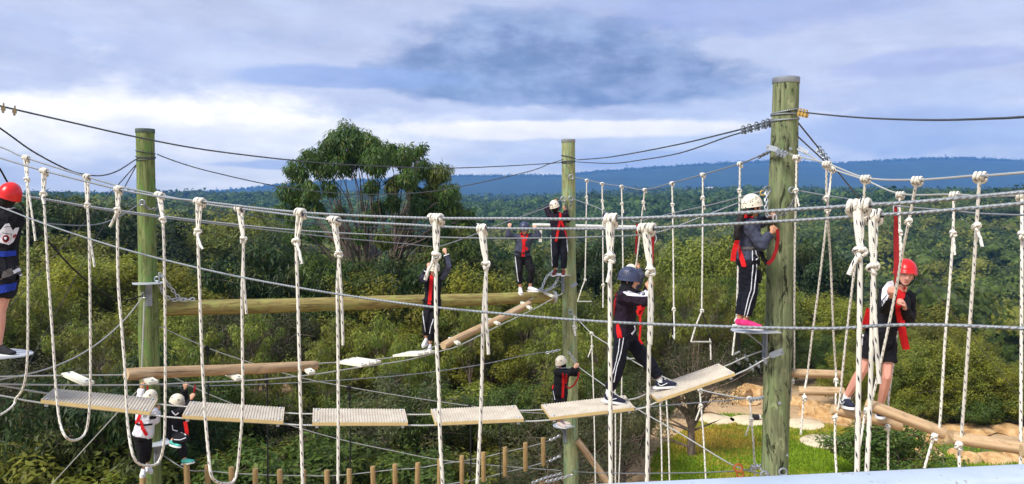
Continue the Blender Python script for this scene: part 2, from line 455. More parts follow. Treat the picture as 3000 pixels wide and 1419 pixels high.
def tree_meshes(name, seed, height, crown_w, crown_lo, n_clump, per, L, W, pal, droop=.5, clump_r=.7, trunk_r=.11, stems=1, bare=.0, clumps=None, plume=.75):
    """a trunk mesh with limbs to every clump and a crown mesh of leaves"""
    r = np.random.default_rng(seed); rd = random.Random(seed)
    if clumps is None:
        cl = []
        k = 0
        while len(cl) < n_clump and k < 4000:
            k += 1
            p = r.uniform(-1, 1, 3); q = np.linalg.norm(p * np.array([1, 1, 1]))
            if q > 1 or q < .35: continue
            if p[2] < -.55 and r.random() < .6: continue
            zc = crown_lo + (p[2] * .5 + .5) * (height - crown_lo)
            wv = crown_w * .5 * (1 + .25 * math.sin(3 * math.atan2(p[1], p[0]) + seed))
            cl.append((p[0] * wv, p[1] * wv, zc, clump_r * r.uniform(.65, 1.3)))
        clumps = cl
    mb = MB()
    bases = [(rd.uniform(-.35, .35) * (stems > 1), rd.uniform(-.35, .35) * (stems > 1), -1.0) for _ in range(stems)]
    heads = []
    for (bx_, by_, bz_) in bases:
        hx, hy = bx_ + rd.uniform(-.12, .12) * crown_w, by_ + rd.uniform(-.12, .12) * crown_w
        hz = crown_lo + (height - crown_lo) * rd.uniform(.25, .5)
        pts = [Vector((bx_, by_, bz_)), Vector((lerp(bx_, hx, .3) + rd.uniform(-.15, .15), lerp(by_, hy, .3), hz * .35)),
               Vector((lerp(bx_, hx, .75) + rd.uniform(-.15, .15), lerp(by_, hy, .7), hz * .72)), Vector((hx, hy, hz))]
        sp = spline(pts, .35); rr = [trunk_r * (1.25 - .75 * i / (len(sp) - 1)) for i in range(len(sp))]
        mb.tube(sp, rr, 7); heads.append((sp, rr))
    for (cx, cy, cz, cr) in clumps:
        sp, rr = min(heads, key=lambda h: (h[0][-1].x - cx) ** 2 + (h[0][-1].y - cy) ** 2)
        i0 = min(len(sp) - 1, max(1, int(len(sp) * rd.uniform(.45, .98))))
        p0 = sp[i0]
        if p0.z > cz: p0 = sp[max(1, int(i0 * .6))]
        e = Vector((cx, cy, cz)); m_ = p0.lerp(e, .55) + Vector((rd.uniform(-.2, .2), rd.uniform(-.2, .2), rd.uniform(-.05, .35))) * (e - p0).length * .4
        br = spline([p0, m_, e], .4); k0 = rr[i0] * .5
        mb.tube(br, [max(.008, k0 * (1 - .85 * j / (len(br) - 1))) for j in range(len(br))], 5, cap=False)
        for _ in range(3):
            tdir = Vector((rd.gauss(0, 1), rd.gauss(0, 1), rd.gauss(.2, .7))).normalized()
            a = e - (e - p0).normalized() * cr * .3
            mb.tube([a, a + tdir * cr * .6 + Vector((0, 0, .05)), a + tdir * cr * 1.0], [.012, .008, .004], 4, cap=False)
    for _ in range(int(bare)):
        sp, rr = rd.choice(heads); p0 = sp[rd.randrange(1, len(sp))]
        tdir = Vector((rd.gauss(0, 1), rd.gauss(0, 1), rd.uniform(-.1, .9))).normalized(); ln = crown_w * rd.uniform(.25, .5)
        q1 = p0 + tdir * ln * .5 + Vector((rd.uniform(-.3, .3), rd.uniform(-.3, .3), .2)); q2 = q1 + (tdir + Vector((rd.gauss(0, .5), rd.gauss(0, .5), rd.gauss(0, .4)))) * ln * .4
        br = spline([p0, q1, q2], .3)
        mb.tube(br, [max(.006, trunk_r * .35 * (1 - .9 * j / (len(br) - 1))) for j in range(len(br))], 5, cap=False)
    trunk = mb.mesh(name + '_trunk', M_BARK)
    C, D, T, NN = [], [], [], []
    c0, c1, c2 = [np.array(c) for c in PAL[pal]]
    for (cx, cy, cz, cr) in clumps:
        k = int(per * (cr / clump_r) ** 2 * r.uniform(.75, 1.2))
        q = r.normal(size=(k, 3)); q /= np.linalg.norm(q, axis=1, keepdims=True)
        rad = cr * r.uniform(.2, 1.0, k) ** .38 * (1 + .25 * np.sin(q[:, 0] * 5 + cx) * np.sin(q[:, 2] * 5 + cz))
        ax = np.array([cx, cy, (cz - crown_lo) * .8 + .6 * (1 - droop)]) + r.normal(size=3) * .35 * crown_w * .3; ax /= max(1e-6, np.linalg.norm(ax))
        p = q * rad[:, None] * np.array([1, 1, .85]); p = p * .84 + ax * (p @ ax)[:, None] * plume
        p = p + np.array([cx, cy, cz])
        out = q + np.array([0, 0, .35]) + r.normal(size=(k, 3)) * .38; out /= np.linalg.norm(out, axis=1, keepdims=True)
        dd = r.normal(size=(k, 3)) * (1 - droop * .6) + np.array([0, 0, -1.0]) * droop * 1.5 + q * .25
        dd -= out * (dd * out).sum(1, keepdims=True) * .8
        NN.append(out)
        mixv = r.random(); base = c0 * (1 - mixv) + c1 * mixv
        if r.random() < .22: base = base * .5 + c2 * .5
        tt = base[None] * r.uniform(.75, 1.3, (k, 1)); yl = r.random(k) < .05; tt[yl] = c2 * r.uniform(.7, 1.1)
        C.append(p); D.append(dd); T.append(tt)
    C = np.concatenate(C); D = np.concatenate(D); T = np.concatenate(T); NN = np.concatenate(NN); n = len(C)
    crown = leaves_mesh(name + '_crown', C, D, L * r.uniform(.6, 1.3, n), W * r.uniform(.7, 1.3, n), T, M_LEAF, N=NN)
    return trunk, crown

def place_tree(meshes, name, loc, s, rz, label, group=None, cat='tree', sz=None):
    o = empty(name, loc, label, cat, group); o.scale = (s, s, sz or s); o.rotation_euler = (0, 0, rz)
    for me, nm in zip(meshes, ('trunk', 'crown')):
        c = bpy.data.objects.new(nm, me); COL.objects.link(c); c.parent = o
    return o

KINDS_ = {
  'wattle_a': tree_meshes('wattle_a', 11, 6.0, 4.8, .7, 66, 300, .17, .070, 'olive', .25, .62, .10, 2, 16),
  'wattle_b': tree_meshes('wattle_b', 12, 6.0, 5.4, .4, 68, 300, .17, .070, 'wattle', .25, .62, .09, 3, 12),
  'wattle_c': tree_meshes('wattle_c', 13, 6.0, 4.6, .9, 58, 300, .18, .065, 'green', .35, .62, .11, 2, 18),
  'gum_a': tree_meshes('gum_a', 14, 7.0, 4.8, 1.8, 46, 260, .30, .070, 'dark', .75, .68, .12, 2, 4),
  'gum_b': tree_meshes('gum_b', 15, 7.0, 5.0, 2.2, 44, 260, .30, .072, 'green', .75, .70, .12, 1, 5),
  'scrub': tree_meshes('scrub', 16, 5.0, 5.0, 1.6, 36, 190, .16, .055, 'grey', .2, .55, .10, 3, 26),
  'bush': tree_meshes('bush', 17, 2.4, 2.8, .3, 40, 230, .15, .058, 'green', .35, .42, .04, 3, 2),
  'slender': tree_meshes('slender', 33, 7.0, 3.0, 2.6, 34, 120, .26, .050, 'olive', .75, .42, .055, 3, 9),
  'bush_o': tree_meshes('bush_o', 27, 2.4, 2.9, .3, 40, 230, .15, .055, 'olive', .3, .42, .04, 3, 6),
  'tall': tree_meshes('tall', 18, 16.0, 9.0, 5.0, 84, 300, .42, .18, 'dark', .55, 1.25, .22, 1, 6),
  'tall_b': tree_meshes('tall_b', 19, 14.0, 9.5, 4.0, 84, 300, .42, .18, 'olive', .45, 1.25, .22, 2, 6),
}
KH = {'wattle_a': 6.3, 'wattle_b': 6.3, 'wattle_c': 6.3, 'gum_a': 7.3, 'gum_b': 7.3, 'scrub': 5.2, 'bush': 2.7, 'bush_o': 2.7, 'slender': 7.2, 'tall': 16.8, 'tall_b': 14.8}
KLAB = {'wattle_a': ('wattle_tree', 'olive green wattle'), 'wattle_b': ('golden_wattle', 'yellow green bushy wattle'), 'wattle_c': ('tea_tree', 'mid green tea tree'),
        'gum_a': ('gum_sapling', 'dark drooping gum sapling'), 'gum_b': ('young_gum', 'green young gum tree'), 'scrub': ('scrubby_tree', 'scrubby half bare tree'),
        'bush': ('low_bush', 'low round green bush'), 'slender': ('slender_gum', 'slender wispy thin stemmed gum'), 'bush_o': ('low_olive_bush', 'low olive bush'), 'tall': ('tall_gum', 'tall dark gum tree'), 'tall_b': ('spreading_gum', 'broad olive gum tree')}
def zone(px, d):
    z = ('beyond the red helmet platform' if px < 330 else 'beyond the first two planks' if px < 850 else 'beyond the middle planks' if px < 1400 else 'around the pale pole' if px < 1750 else
         'between the pale and weathered poles' if px < 2290 else 'beyond the girl on the log steps' if px < 2720 else 'beyond the cut end log steps')
    r = 'front edge of the thicket' if d < 28 else 'middle of the thicket' if d < 38 else 'back of the thicket' if d < 56 else 'rising behind the thicket'
    return z, r
def tree_px(kind, px, topy, d, wide=1.0):
    p = at(px, topy, d); g = gz(p.x, p.y); h = max(1.2, p.z - g); s = h / KH[kind]
    nm, lab = KLAB[kind]; z, r = zone(px, d)
    return place_tree(KINDS_[kind], nm, (p.x, p.y, g - .05), s * wide, random.uniform(0, 6.28), '%s %s, %s' % (lab, z, r), 'trees of one kind %s, %s: %s' % (z, r, lab), sz=s, cat='bush' if kind[:4] == 'bush' else 'tree')

def near_trees():
    R = random.Random(5)
    pick = lambda *k: R.choice(k)
    # front row, tops low in the picture, left and centre
    for px in range(-120, 1720, 98):
        d = R.uniform(23, 27)
        ty = np.interp(px, [-100, 300, 700, 1100, 1700], [1060, 1090, 1130, 1150, 1120]) + R.uniform(-60, 60)
        tree_px(pick('wattle_c', 'scrub', 'wattle_a', 'gum_b'), px + R.uniform(-50, 50), ty, d, R.uniform(1.0, 1.3))
    for px in range(-150, 1800, 92):
        d = R.uniform(31, 36)
        ty = np.interp(px, [-100, 300, 700, 1000, 1300, 1700], [900, 900, 930, 960, 960, 1000]) + R.uniform(-50, 50)
        tree_px(pick('wattle_a', 'wattle_b', 'scrub', 'wattle_a') if px < 900 else pick('wattle_a', 'wattle_c', 'wattle_b', 'scrub', 'wattle_a'), px + R.uniform(-50, 50), ty, d, R.uniform(1.0, 1.35))
    for px in range(-150, 2300, 95):
        d = R.uniform(42, 49)
        ty = np.interp(px, [-100, 300, 520, 760, 1000, 1300, 1500, 1700, 1900, 2100, 2300], [760, 740, 770, 770, 770, 790, 800, 850, 850, 790, 800]) + R.uniform(-35, 35)
        tree_px(pick('wattle_a', 'wattle_b', 'wattle_b', 'wattle_a') if px < 800 else pick('wattle_a', 'wattle_b', 'wattle_a', 'wattle_c', 'gum_b'), px + R.uniform(-45, 45), ty, d, R.uniform(1.05, 1.4))
    # fifth belt, tops just under the horizon
    for px, ty, d, k in [(60, 560, 74, 'tall'), (170, 545, 70, 'tall'), (280, 560, 76, 'tall'), (370, 590, 80, 'tall'), (-60, 560, 72, 'tall'),
                         (470, 655, 85, 'tall_b'), (580, 660, 90, 'tall_b'), (690, 645, 95, 'tall_b'), (770, 660, 90, 'tall'), (530, 610, 130, 'tall'),
                         (640, 600, 140, 'tall'), (740, 610, 125, 'tall_b'), (-120, 640, 60, 'tall_b'), (30, 700, 58, 'tall_b'), (220, 680, 60, 'tall_b'),
                         (1395, 680, 62, 'tall'), (1800, 665, 66, 'tall'), (1730, 690, 60, 'tall'), (2010, 700, 58, 'tall_b'), (2150, 690, 60, 'tall_b'),
                         (1900, 740, 60, 'tall_b'), (2390, 680, 75, 'tall')]:
        tree_px(k, px, ty, d, R.uniform(.9, 1.15))
    # right of the big pole
    for px, ty, d, k in [(2420, 860, 50, 'wattle_b'), (2500, 880, 47, 'wattle_b'), (2590, 900, 50, 'wattle_b'), (2690, 870, 52, 'wattle_b'), (2350, 850, 52, 'wattle_a'),
                         (2640, 960, 44, 'wattle_a'), (2730, 940, 46, 'wattle_a'), (2800, 960, 47, 'wattle_b'), (2880, 990, 47, 'wattle_a'), (2950, 1010, 50, 'wattle_c'),
                         (3040, 1000, 48, 'wattle_a'), (2700, 1060, 41, 'scrub'), (2800, 1090, 41, 'wattle_a'), (2900, 1110, 42, 'wattle_c'), (2560, 1060, 42, 'wattle_a'), (2450, 1000, 46, 'wattle_c'),
                         (2360, 960, 47, 'wattle_a'), (2230, 930, 44, 'wattle_a'), (2140, 930, 42, 'wattle_c'), (2040, 920, 40, 'wattle_a'),
                         (1950, 930, 39, 'scrub'), (1860, 940, 37, 'wattle_a'), (1780, 960, 36, 'wattle_c'), (2990, 1120, 44, 'gum_a'), (3090, 1100, 42, 'gum_a')]:
        tree_px(k, px, ty, d, R.uniform(1.1, 1.4))
    for px in range(2480, 3130, 75):
        tree_px(pick('wattle_b', 'wattle_a', 'wattle_b', 'wattle_c'), px + R.uniform(-30, 30), np.interp(px, [2480, 2600, 2800, 3100], [1060, 1000, 1020, 1090]) + R.uniform(-45, 45), R.uniform(30.4, 31.6) if px > 2540 else R.uniform(32.2, 34), R.uniform(1.1, 1.4))
    for px in range(2620, 3100, 70):
        tree_px(pick('bush', 'bush_o'), px + R.uniform(-25, 25), R.uniform(1160, 1195), R.uniform(29.6, 30.4), R.uniform(1.3, 1.8))
    for px in range(-60, 2250, 72):
        d = R.uniform(24, 38); ty = np.interp(d, [24, 30, 38], [1010, 900, 810]) + R.uniform(-40, 60)
        if px > 1800: d = R.uniform(36, 42); ty = R.uniform(780, 880)
        tree_px('slender', px + R.uniform(-30, 30), ty, d, R.uniform(.9, 1.25))
    for px in range(2310, 3120, 85):
        tree_px(pick('wattle_b', 'wattle_a', 'wattle_c'), px + R.uniform(-30, 30), np.interp(px, [2300, 2600, 2800, 3100], [1010, 1000, 1040, 1080]) + R.uniform(-35, 35), R.uniform(38.5, 41), R.uniform(1.2, 1.5))
    for px in list(range(-100, 900, 80)) + list(range(900, 1760, 120)):
        tree_px(pick('bush', 'bush_o', 'bush_o'), px + R.uniform(-60, 60), R.uniform(1130, 1230), R.uniform(24, 33), R.uniform(1.2, 1.8))
    for px in range(-100, 1700, 150):
        tree_px(pick('bush', 'bush_o', 'bush_o', 'scrub'), px + R.uniform(-50, 50), R.uniform(1290, 1340), R.uniform(18.5, 21), R.uniform(1.2, 1.7))
    for px, ty, d, k in [(800, 690, 40, 'gum_a'), (880, 720, 39, 'gum_a'), (975, 735, 38, 'gum_b'), (1060, 745, 38, 'gum_a'), (1190, 740, 38, 'gum_a'), (1290, 700, 40, 'gum_a'), (1375, 665, 41, 'gum_b'), (1440, 720, 40, 'gum_a'), (1130, 790, 36, 'wattle_b'), (1330, 770, 37, 'wattle_b'), (1490, 800, 38, 'wattle_a')]:
        tree_px(k, px, ty, d, R.uniform(1.0, 1.2))
    # scrub in front of the lawn, left of it
    for px, ty, d, k in [(1760, 1060, 25, 'wattle_c'), (1830, 1130, 23, 'scrub'), (1880, 1150, 27, 'wattle_c'), (1690, 1170, 21, 'scrub'), (1960, 1120, 31, 'wattle_c')]:
        tree_px(k, px, ty, d, 1.0)
    for px, ty, d in [(2600, 1225, 24), (2680, 1160, 34), (2790, 1170, 36), (2900, 1180, 37), (2990, 1190, 36), (2470, 1180, 37), (2060, 1120, 40), (2150, 1110, 42)]:
        tree_px('bush', px, ty, d, R.uniform(1.0, 1.5))
    # dark drooping gum low on the left, behind the lower climbers
    for px, ty, d in [(330, 1010, 19.5), (430, 1060, 21)]:
        tree_px('gum_a', px, ty, d, 1.15)
near_trees()

def big_gum():
    d = 42.0; k = d / FPX
    spec = [(1020, 424, 70), (1038, 394, 40), (975, 425, 42), (1075, 420, 50), (946, 480, 50), (872, 498, 46), (846, 560, 42), (832, 610, 30), (905, 555, 40), (891, 592, 32),
            (1010, 475, 45), (1094, 470, 50), (1140, 440, 40), (1186, 450, 46), (1195, 515, 45), (1150, 540, 38), (1240, 490, 40), (1290, 505, 44), (1316, 560, 46), (1270, 560, 40),
            (1330, 610, 42), (1371, 635, 34), (1279, 610, 40), (1230, 600, 34), (1150, 592, 34), (1105, 600, 30), (1090, 540, 28), (960, 545, 28), (1345, 665, 34), (1300, 665, 36),
            (860, 640, 26), (1380, 680, 28), (930, 600, 24), (1180, 640, 26), (1400, 660, 26), (1060, 450, 44), (905, 455, 34), (1230, 440, 26), (860, 690, 34), (920, 680, 32), (985, 690, 34), (1050, 680, 30), (1125, 690, 34), (1190, 690, 32), (1250, 700, 36), (1320, 715, 36), (1000, 615, 22), (1070, 640, 24), (1215, 560, 30)]
    base = at(1110, 800, d); bx, by = base.x, base.y; g = gz(bx, by)
    r = random.Random(3); cl = []
    for (px, py, rp) in spec:
        for sgn in (0, 1):
            dy = r.uniform(-1, 1) * 2.6 if sgn else r.uniform(-.6, .6)
            p = at(px + r.uniform(-12, 12) * sgn, py + r.uniform(-10, 10) * sgn, d + dy)
            cl.append((p.x - bx, p.y - by, p.z - g, rp * k * r.uniform(.74, 1.02)))
    heads = None
    me = tree_meshes('big_gum', 77, 14, 11, 4, 0, 640, .33, .070, 'gum', .8, .8, .17, 4, 5, clumps=cl, plume=.25)
    place_tree(me, 'eucalyptus_tree', (bx, by, g - .05), 1, 0, 'big spreading dark green eucalyptus standing above the thicket against the sky', None)
big_gum()

# ---------------------------------------------------------------- far forest: one mass of crowns
def ico(n=1):
    bm = bmesh.new(); bmesh.ops.create_icosphere(bm, subdivisions=n, radius=1.0)
    v = np.array([x.co[:] for x in bm.verts]); f = np.array([[q.index for q in fc.verts] for fc in bm.faces]); bm.free(); return v, f
ICO1 = ico(1); ICO2 = ico(2)
def forest(name, pts, rad, nleaf, lsize, pals, icos, label, squash=.75, bright=1.0):
    """pts (n,3) crown centres, rad (n,)"""
    iv, fi = icos; n = len(pts); nv = len(iv)
    cv = np.empty((n, nv, 3)); 
    bump = rng.uniform(.68, 1.12, (n, nv, 1))
    cv = pts[:, None, :] + iv[None] * bump * rad[:, None, None] * np.array([1, 1, squash]) * .76
    cf = (fi[None] + (np.arange(n) * nv)[:, None, None]).reshape(-1, 3)
    P = np.array([PAL[p][0] for p in pals]) * bright ; base = P[rng.integers(0, len(P), n)] * rng.uniform(.65, 1.35, (n, 1)); base *= np.array([1, 1, 1])
    cc = np.repeat(base, nv, axis=0) * rng.uniform(.8, 1.2, (n * nv, 1))
    m = nleaf
    q = rng.normal(size=(n, m, 3)); q[..., 2] = np.abs(q[..., 2]) * 1.0 - .35; q /= np.linalg.norm(q, axis=2, keepdims=True)
    lob = 1 + .16 * np.sin(q[..., 0] * 7 + pts[:, None, 0]) * np.cos(q[..., 1] * 6 + pts[:, None, 1])
    C = pts[:, None, :] + q * (rad[:, None] * rng.uniform(.80, 1.12, (n, m)) * lob)[..., None] * np.array([1, 1, squash])
    D = rng.normal(size=(n, m, 3)); NF = q + np.array([0, 0, .3]) + rng.normal(size=(n, m, 3)) * .35; D = D - NF * (D * NF).sum(2, keepdims=True) / (NF * NF).sum(2, keepdims=True) * .8
    T = np.repeat(base[:, None], m, 1) * rng.uniform(.75, 1.28, (n, m, 1))
    s = (rad[:, None] * lsize * rng.uniform(.6, 1.3, (n, m))).ravel()
    me = leaves_mesh(name, C.reshape(-1, 3), D.reshape(-1, 3), s, s * .7, T.reshape(-1, 3), M_LEAF, N=NF.reshape(-1, 3), core=(cv.reshape(-1, 3), cf, cc))
    o = bpy.data.objects.new(name, me); COL.objects.link(o)
    tag(o, label, 'forest', kind='stuff'); return o
def scatter(y0, y1, sp, umax=.80):
    P = []
    y = y0
    while y < y1:
        s = sp(y); w = umax * (y + 25); n = int(2 * w / s)
        x = np.linspace(-w, w, n) + rng.uniform(-.45, .45, n) * s
        yy = y + rng.uniform(-.45, .45, n) * s
        P.append(np.stack([x, yy], 1)); y += s * .9
    return np.concatenate(P)
def far_forest():
    for y0, y1, nl, ls, ic, nm, lab in ((100, 225, 430, .17, ICO2, 'valley_forest', 'rounded green tree crowns packed on the near side of the valley'), (225, 420, 120, .25, ICO1, 'hillside_forest', 'green tree crowns packed over the valley hillside')):
        p = scatter(y0, y1, lambda y: 7.0 + y * .006)
        r = rng.uniform(2.8, 6.4, len(p)) * (1 + p[:, 1] / 1500); z = ground_z(p[:, 0], p[:, 1]) + rng.uniform(5, 13, len(p))
        forest(nm, np.column_stack([p, z]), r, nl, ls, ['green', 'olive', 'green', 'green', 'olive', 'dark'], ic, lab, bright=1.1)
    p = scatter(420, 1150, lambda y: 8 + y * .006)
    r = rng.uniform(3.6, 6.2, len(p)) * (1 + p[:, 1] / 3000); z = ground_z(p[:, 0], p[:, 1]) + rng.uniform(6, 12, len(p))
    forest('distant_forest', np.column_stack([p, z]), r, 26, .42, ['green', 'dark', 'dark'], ICO1, 'green forest canopy covering the middle of the valley', bright=1.0)
    p = scatter(1150, 2150, lambda y: 11 + y * .008)
    r = rng.uniform(7, 12, len(p)); z = ground_z(p[:, 0], p[:, 1]) + rng.uniform(5, 13, len(p))
    forest('far_forest', np.column_stack([p, z]), r, 7, .6, ['dark', 'dark', 'green'], ICO1, 'hazy forest canopy at the far end of the valley', bright=.9)
    # trees along the crest and face of the blue ridge
    xs = np.arange(-2600, 3800, 15.0); xs = xs + rng.uniform(-6, 6, len(xs)); ys = 5000 + rng.uniform(-40, 25, len(xs))
    keep = rng.random(len(xs)) < .8; xs, ys = xs[keep], ys[keep]
    fx = rng.uniform(-2600, 3800, 2600); fy = rng.uniform(4860, 4985, 2600)
    xs = np.concatenate([xs, fx]); ys = np.concatenate([ys, fy])
    r = rng.uniform(6, 20, len(xs)); z = ground_z(xs, ys) + rng.uniform(-2, 10, len(xs))
    forest('ridge_forest', np.column_stack([xs, ys, z]), r, 5, .6, ['dark'], ICO1, 'forest along the blue ridge on the skyline', .9)
far_forest()

# ---------------------------------------------------------------- haze
def haze():
    mb = MB(); mb.box((0, 2950, 130), (10600, 0, 0), (0, 3050, 0), (0, 0, 175))
    m = bpy.data.materials.new('haze'); m.use_nodes = True; nt = m.node_tree
    for n in list(nt.nodes): nt.nodes.remove(n)
    t = NT(nt); out = t.n('ShaderNodeOutputMaterial'); v = t.n('ShaderNodeVolumePrincipled')
    v.inputs['Color'].default_value = (.17, .43, 1.0, 1); v.inputs['Density'].default_value = HAZE; v.inputs['Anisotropy'].default_value = .0
    nt.links.new(v.outputs[0], out.inputs['Volume'])
    o = mb.build('haze', m, smooth=False); tag(o, 'faint blue haze in the air over the valley', 'haze', kind='stuff')
HAZE = 1.9e-4
haze()
# ================================================================== ROPES COURSE
M_ROPE = rope_mat('white_rope', (.80, .77, .68), (.03, .035, .06))
M_ROPE_FAR = rope_mat('white_rope_thin', (.76, .74, .66), (.10, .11, .15), 14.0)
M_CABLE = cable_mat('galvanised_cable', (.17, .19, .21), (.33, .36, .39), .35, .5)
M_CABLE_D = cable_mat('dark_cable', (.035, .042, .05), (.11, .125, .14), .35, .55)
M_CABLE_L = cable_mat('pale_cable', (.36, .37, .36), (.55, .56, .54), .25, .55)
M_BLACK = plain('black_rope', (.012, .012, .014), .8)
M_STEEL = plain('galvanised_steel', (.27, .30, .34), .45, .35, .25, 6, .2)
M_STEEL_L = plain('pale_steel', (.46, .49, .53), .45, .2, .2, 6, .15)
M_BOLT = plain('bolt_steel', (.22, .25, .28), .4, .6, .2)
M_BRASS = plain('yellow_fitting', (.55, .36, .10), .5, .3, .2)
M_CHAIN = plain('chain_steel', (.46, .49, .52), .38, .5, .25, 12)
M_CHAIN_D = plain('dark_chain', (.16, .17, .18), .5, .4, .25, 12)
M_POLE_G = wood_mat('green_treated_pole', (.065, .095, .028), (.27, .31, .12), (.12, .23, .06), .7, peel=.45)
M_POLE_M = wood_mat('pale_green_pole', (.15, .17, .07), (.42, .44, .23), (.23, .36, .20), .8, peel=.35)
M_POLE_R = wood_mat('weathered_pole', (.070, .085, .045), (.29, .32, .17), (.17, .23, .10), .65, peel=.95)
M_LOG = wood_mat('treated_log', (.14, .095, .035), (.42, .36, .13), (.32, .34, .10), .6, 'x')
M_LOGT = wood_mat('tan_log', (.32, .20, .10), (.64, .47, .29), (.52, .35, .20), .6, 'x', .8)
M_ENDGRAIN = plain('end_grain', (.55, .40, .22), .85, 0, .3, 30, .3)
M_PICKET = wood_mat('picket_wood', (.24, .15, .06), (.50, .35, .16), (.40, .27, .12), .5)
M_SLAT = plain('white_slat', (.74, .72, .60), .6, 0, .12, 12)

# plan points of the poles
P0 = at(-190, 800, 7.6); P1 = at(433, 800, 13.3); P2 = at(1668, 800, 17.2); P3 = at(2286, 800, 9.4)
PT = lambda p: (p.x, p.y)
L01 = (PT(P0), PT(P1)); L02 = (PT(P0), PT(P2)); L03 = (PT(P0), PT(P3)); L12 = (PT(P1), PT(P2)); L23 = (PT(P2), PT(P3))
A0, B0 = at(0, 600, 6.6), at(3000, 600, 2.65)
LN = (PT(A0), PT(B0))                     # near stirrup element; its far cable stands .33 m behind
W_ST = .33
RAD = {'P1': (.15, .165), 'P2': (.137, .175), 'P3': (.157, .178), 'P0': (.16, .175)}

def ring_chain(mb, pts, link=.05, r=.006, step=.8):
    """a chain of oval links along a polyline, alternately turned a quarter"""
    sp = spline(pts, .01); L = [0]
    for i in range(1, len(sp)): L.append(L[-1] + (sp[i] - sp[i - 1]).length)
    n = max(1, int(L[-1] / (link * step)))
    for k in range(n):
        s = (k + .5) * L[-1] / n
        i = min(max(1, next((j for j in range(len(L)) if L[j] >= s), len(L) - 1)), len(sp) - 1)
        t = (sp[i] - sp[i - 1]).normalized(); c = sp[i]
        ref = Vector((0, 0, 1)) if abs(t.z) < .9 else Vector((1, 0, 0))
        a = t.cross(ref).normalized(); b = t.cross(a)
        nn = a if k % 2 else b
        q = []
        for j in range(11):
            an = 2 * math.pi * j / 10
            q.append(c + t * (math.cos(an) * link * .56) + nn * (math.sin(an) * link * .33))
        mb.tube(q, r, 5, cap=False)
def chain(name, pts, mat, parent, link=.05, r=.006):
    mb = MB(); ring_chain(mb, pts, link, r); return mb.build(name, mat, parent)
def clamps(parent, pts, dirs, s=1.0, mat=None):
    for p, t in zip(pts, dirs):
        mb = MB(); t = Vector(t).normalized(); up = Vector((0, 0, 1)); side = t.cross(up).normalized(); up = side.cross(t)
        mb.box(p - up * .010 * s, t * .010 * s, side * .013 * s, up * .009 * s)
        q = [p + side * (math.sin(a) * .012 * s) + up * (math.cos(a) * .012 * s + .006 * s) for a in np.linspace(-2.2, 2.2, 9)]
        mb.tube(q, .004 * s, 5)
        mb.box(p - up * .024 * s + side * .010 * s, t * .005 * s, side * .005 * s, up * .007 * s)
        mb.box(p - up * .024 * s - side * .010 * s, t * .005 * s, side * .005 * s, up * .007 * s)
        mb.build('cable_clamp', mat or M_BOLT, parent, smooth=False)

def pole(name_mat, base, top_py, px_top, d, r_top, r_bot, label, cap_mat, lean=0.0):
    top = at(px_top, top_py, d)
    o = empty('timber_pole', (base.x, base.y, 0), label, 'pole')
    mb = MB(); n = 60; zz = np.linspace(-.3, top.z, n); pts = []; rs = []
    for i, z in enumerate(zz):
        f = (z + .3) / (top.z + .3)
        wob = .012 * math.sin(z * 1.3 + base.x) + .006 * math.sin(z * 3.1)
        pts.append(Vector((lerp(base.x, top.x, (z - base.z) / (top.z - base.z)) if abs(top.z - base.z) > .1 else base.x, base.y, z)))
        rs.append(lerp(r_bot, r_top, max(0, min(1, f * 1.0))) + wob * .6)
    mb.tube(pts, rs, 36, lobes=5, lobe=.012, twist=.4)
    mb.build('shaft', name_mat, o)
    if cap_mat:
        mb = MB(); c = pts[-1]; rt = rs[-1]
        mb.tube([c - Vector((0, 0, .055)), c - Vector((0, 0, .05)), c + Vector((0, 0, .012)), c + Vector((0, 0, .018))], [rt + .004, rt + .008, rt + .008, rt], 36)
        mb.build('cap', cap_mat, o)
    o['r'] = r_top
    def surf_at(z): return Vector((float(np.interp(z, zz, [p.x for p in pts])), base.y, z)), float(np.interp(z, zz, rs))
    return o, surf_at
M_CAPG = plain('dull_cap', (.10, .14, .13), .5, .3)
pole1, s1 = pole(M_POLE_G, P1, 381, 425, 13.3, .148, .172, 'mossy green timber pole with white rope bridge in front', M_CAPG)
pole2, s2 = pole(M_POLE_M, P2, 411, 1665, 17.2, .140, .185, 'pale green timber pole with two climbers on its small platforms', plain('weathered_cap', (.28, .31, .31), .5, .3))
pole3, s3 = pole(M_POLE_R, P3, 232, 2303, 9.4, .155, .180, 'thick weathered grey green timber pole with galvanised cap', M_STEEL)
pole0, s0 = pole(M_POLE_G, P0, 250, -200, 7.6, .155, .18, 'green timber pole carrying the platform of the climber in red helmet', M_STEEL)
pole4, s4 = pole(M_POLE_R, Vector((3.75, 1.2, H)), 100, 8687, 1.2, .155, .18, 'weathered timber pole at the near end of the log steps', M_STEEL)

def wraps(sfn, zs, parent, r=.0075, mat=None):
    for k, (z0, z1) in enumerate(zs):
        pts = []
        for j in range(41):
            a = 2 * math.pi * j / 40; z = lerp(z0, z1, .5 - .5 * math.cos(a + k)); c, rr = sfn(z)
            pts.append(c + Vector((math.cos(a) * (rr + r * .9), math.sin(a) * (rr + r * .9), 0)))
        mb = MB(); mb.tube(pts, r, 6, cap=False); mb.build('cable_wrap', mat or M_CABLE_D, parent)
def zpx(py, d): return at(1500, py, d).z
wraps(s3, [(zpx(316, 9.25), zpx(330, 9.25)), (zpx(333, 9.25), zpx(334, 9.25)), (zpx(350, 9.25), zpx(338, 9.25)), (zpx(352, 9.25), zpx(346, 9.25))], pole3, .0085, M_CABLE)
wraps(s1, [(zpx(450, 13.2), zpx(440, 13.2)), (zpx(462, 13.2), zpx(455, 13.2)), (zpx(470, 13.2), zpx(461, 13.2))], pole1, .009)
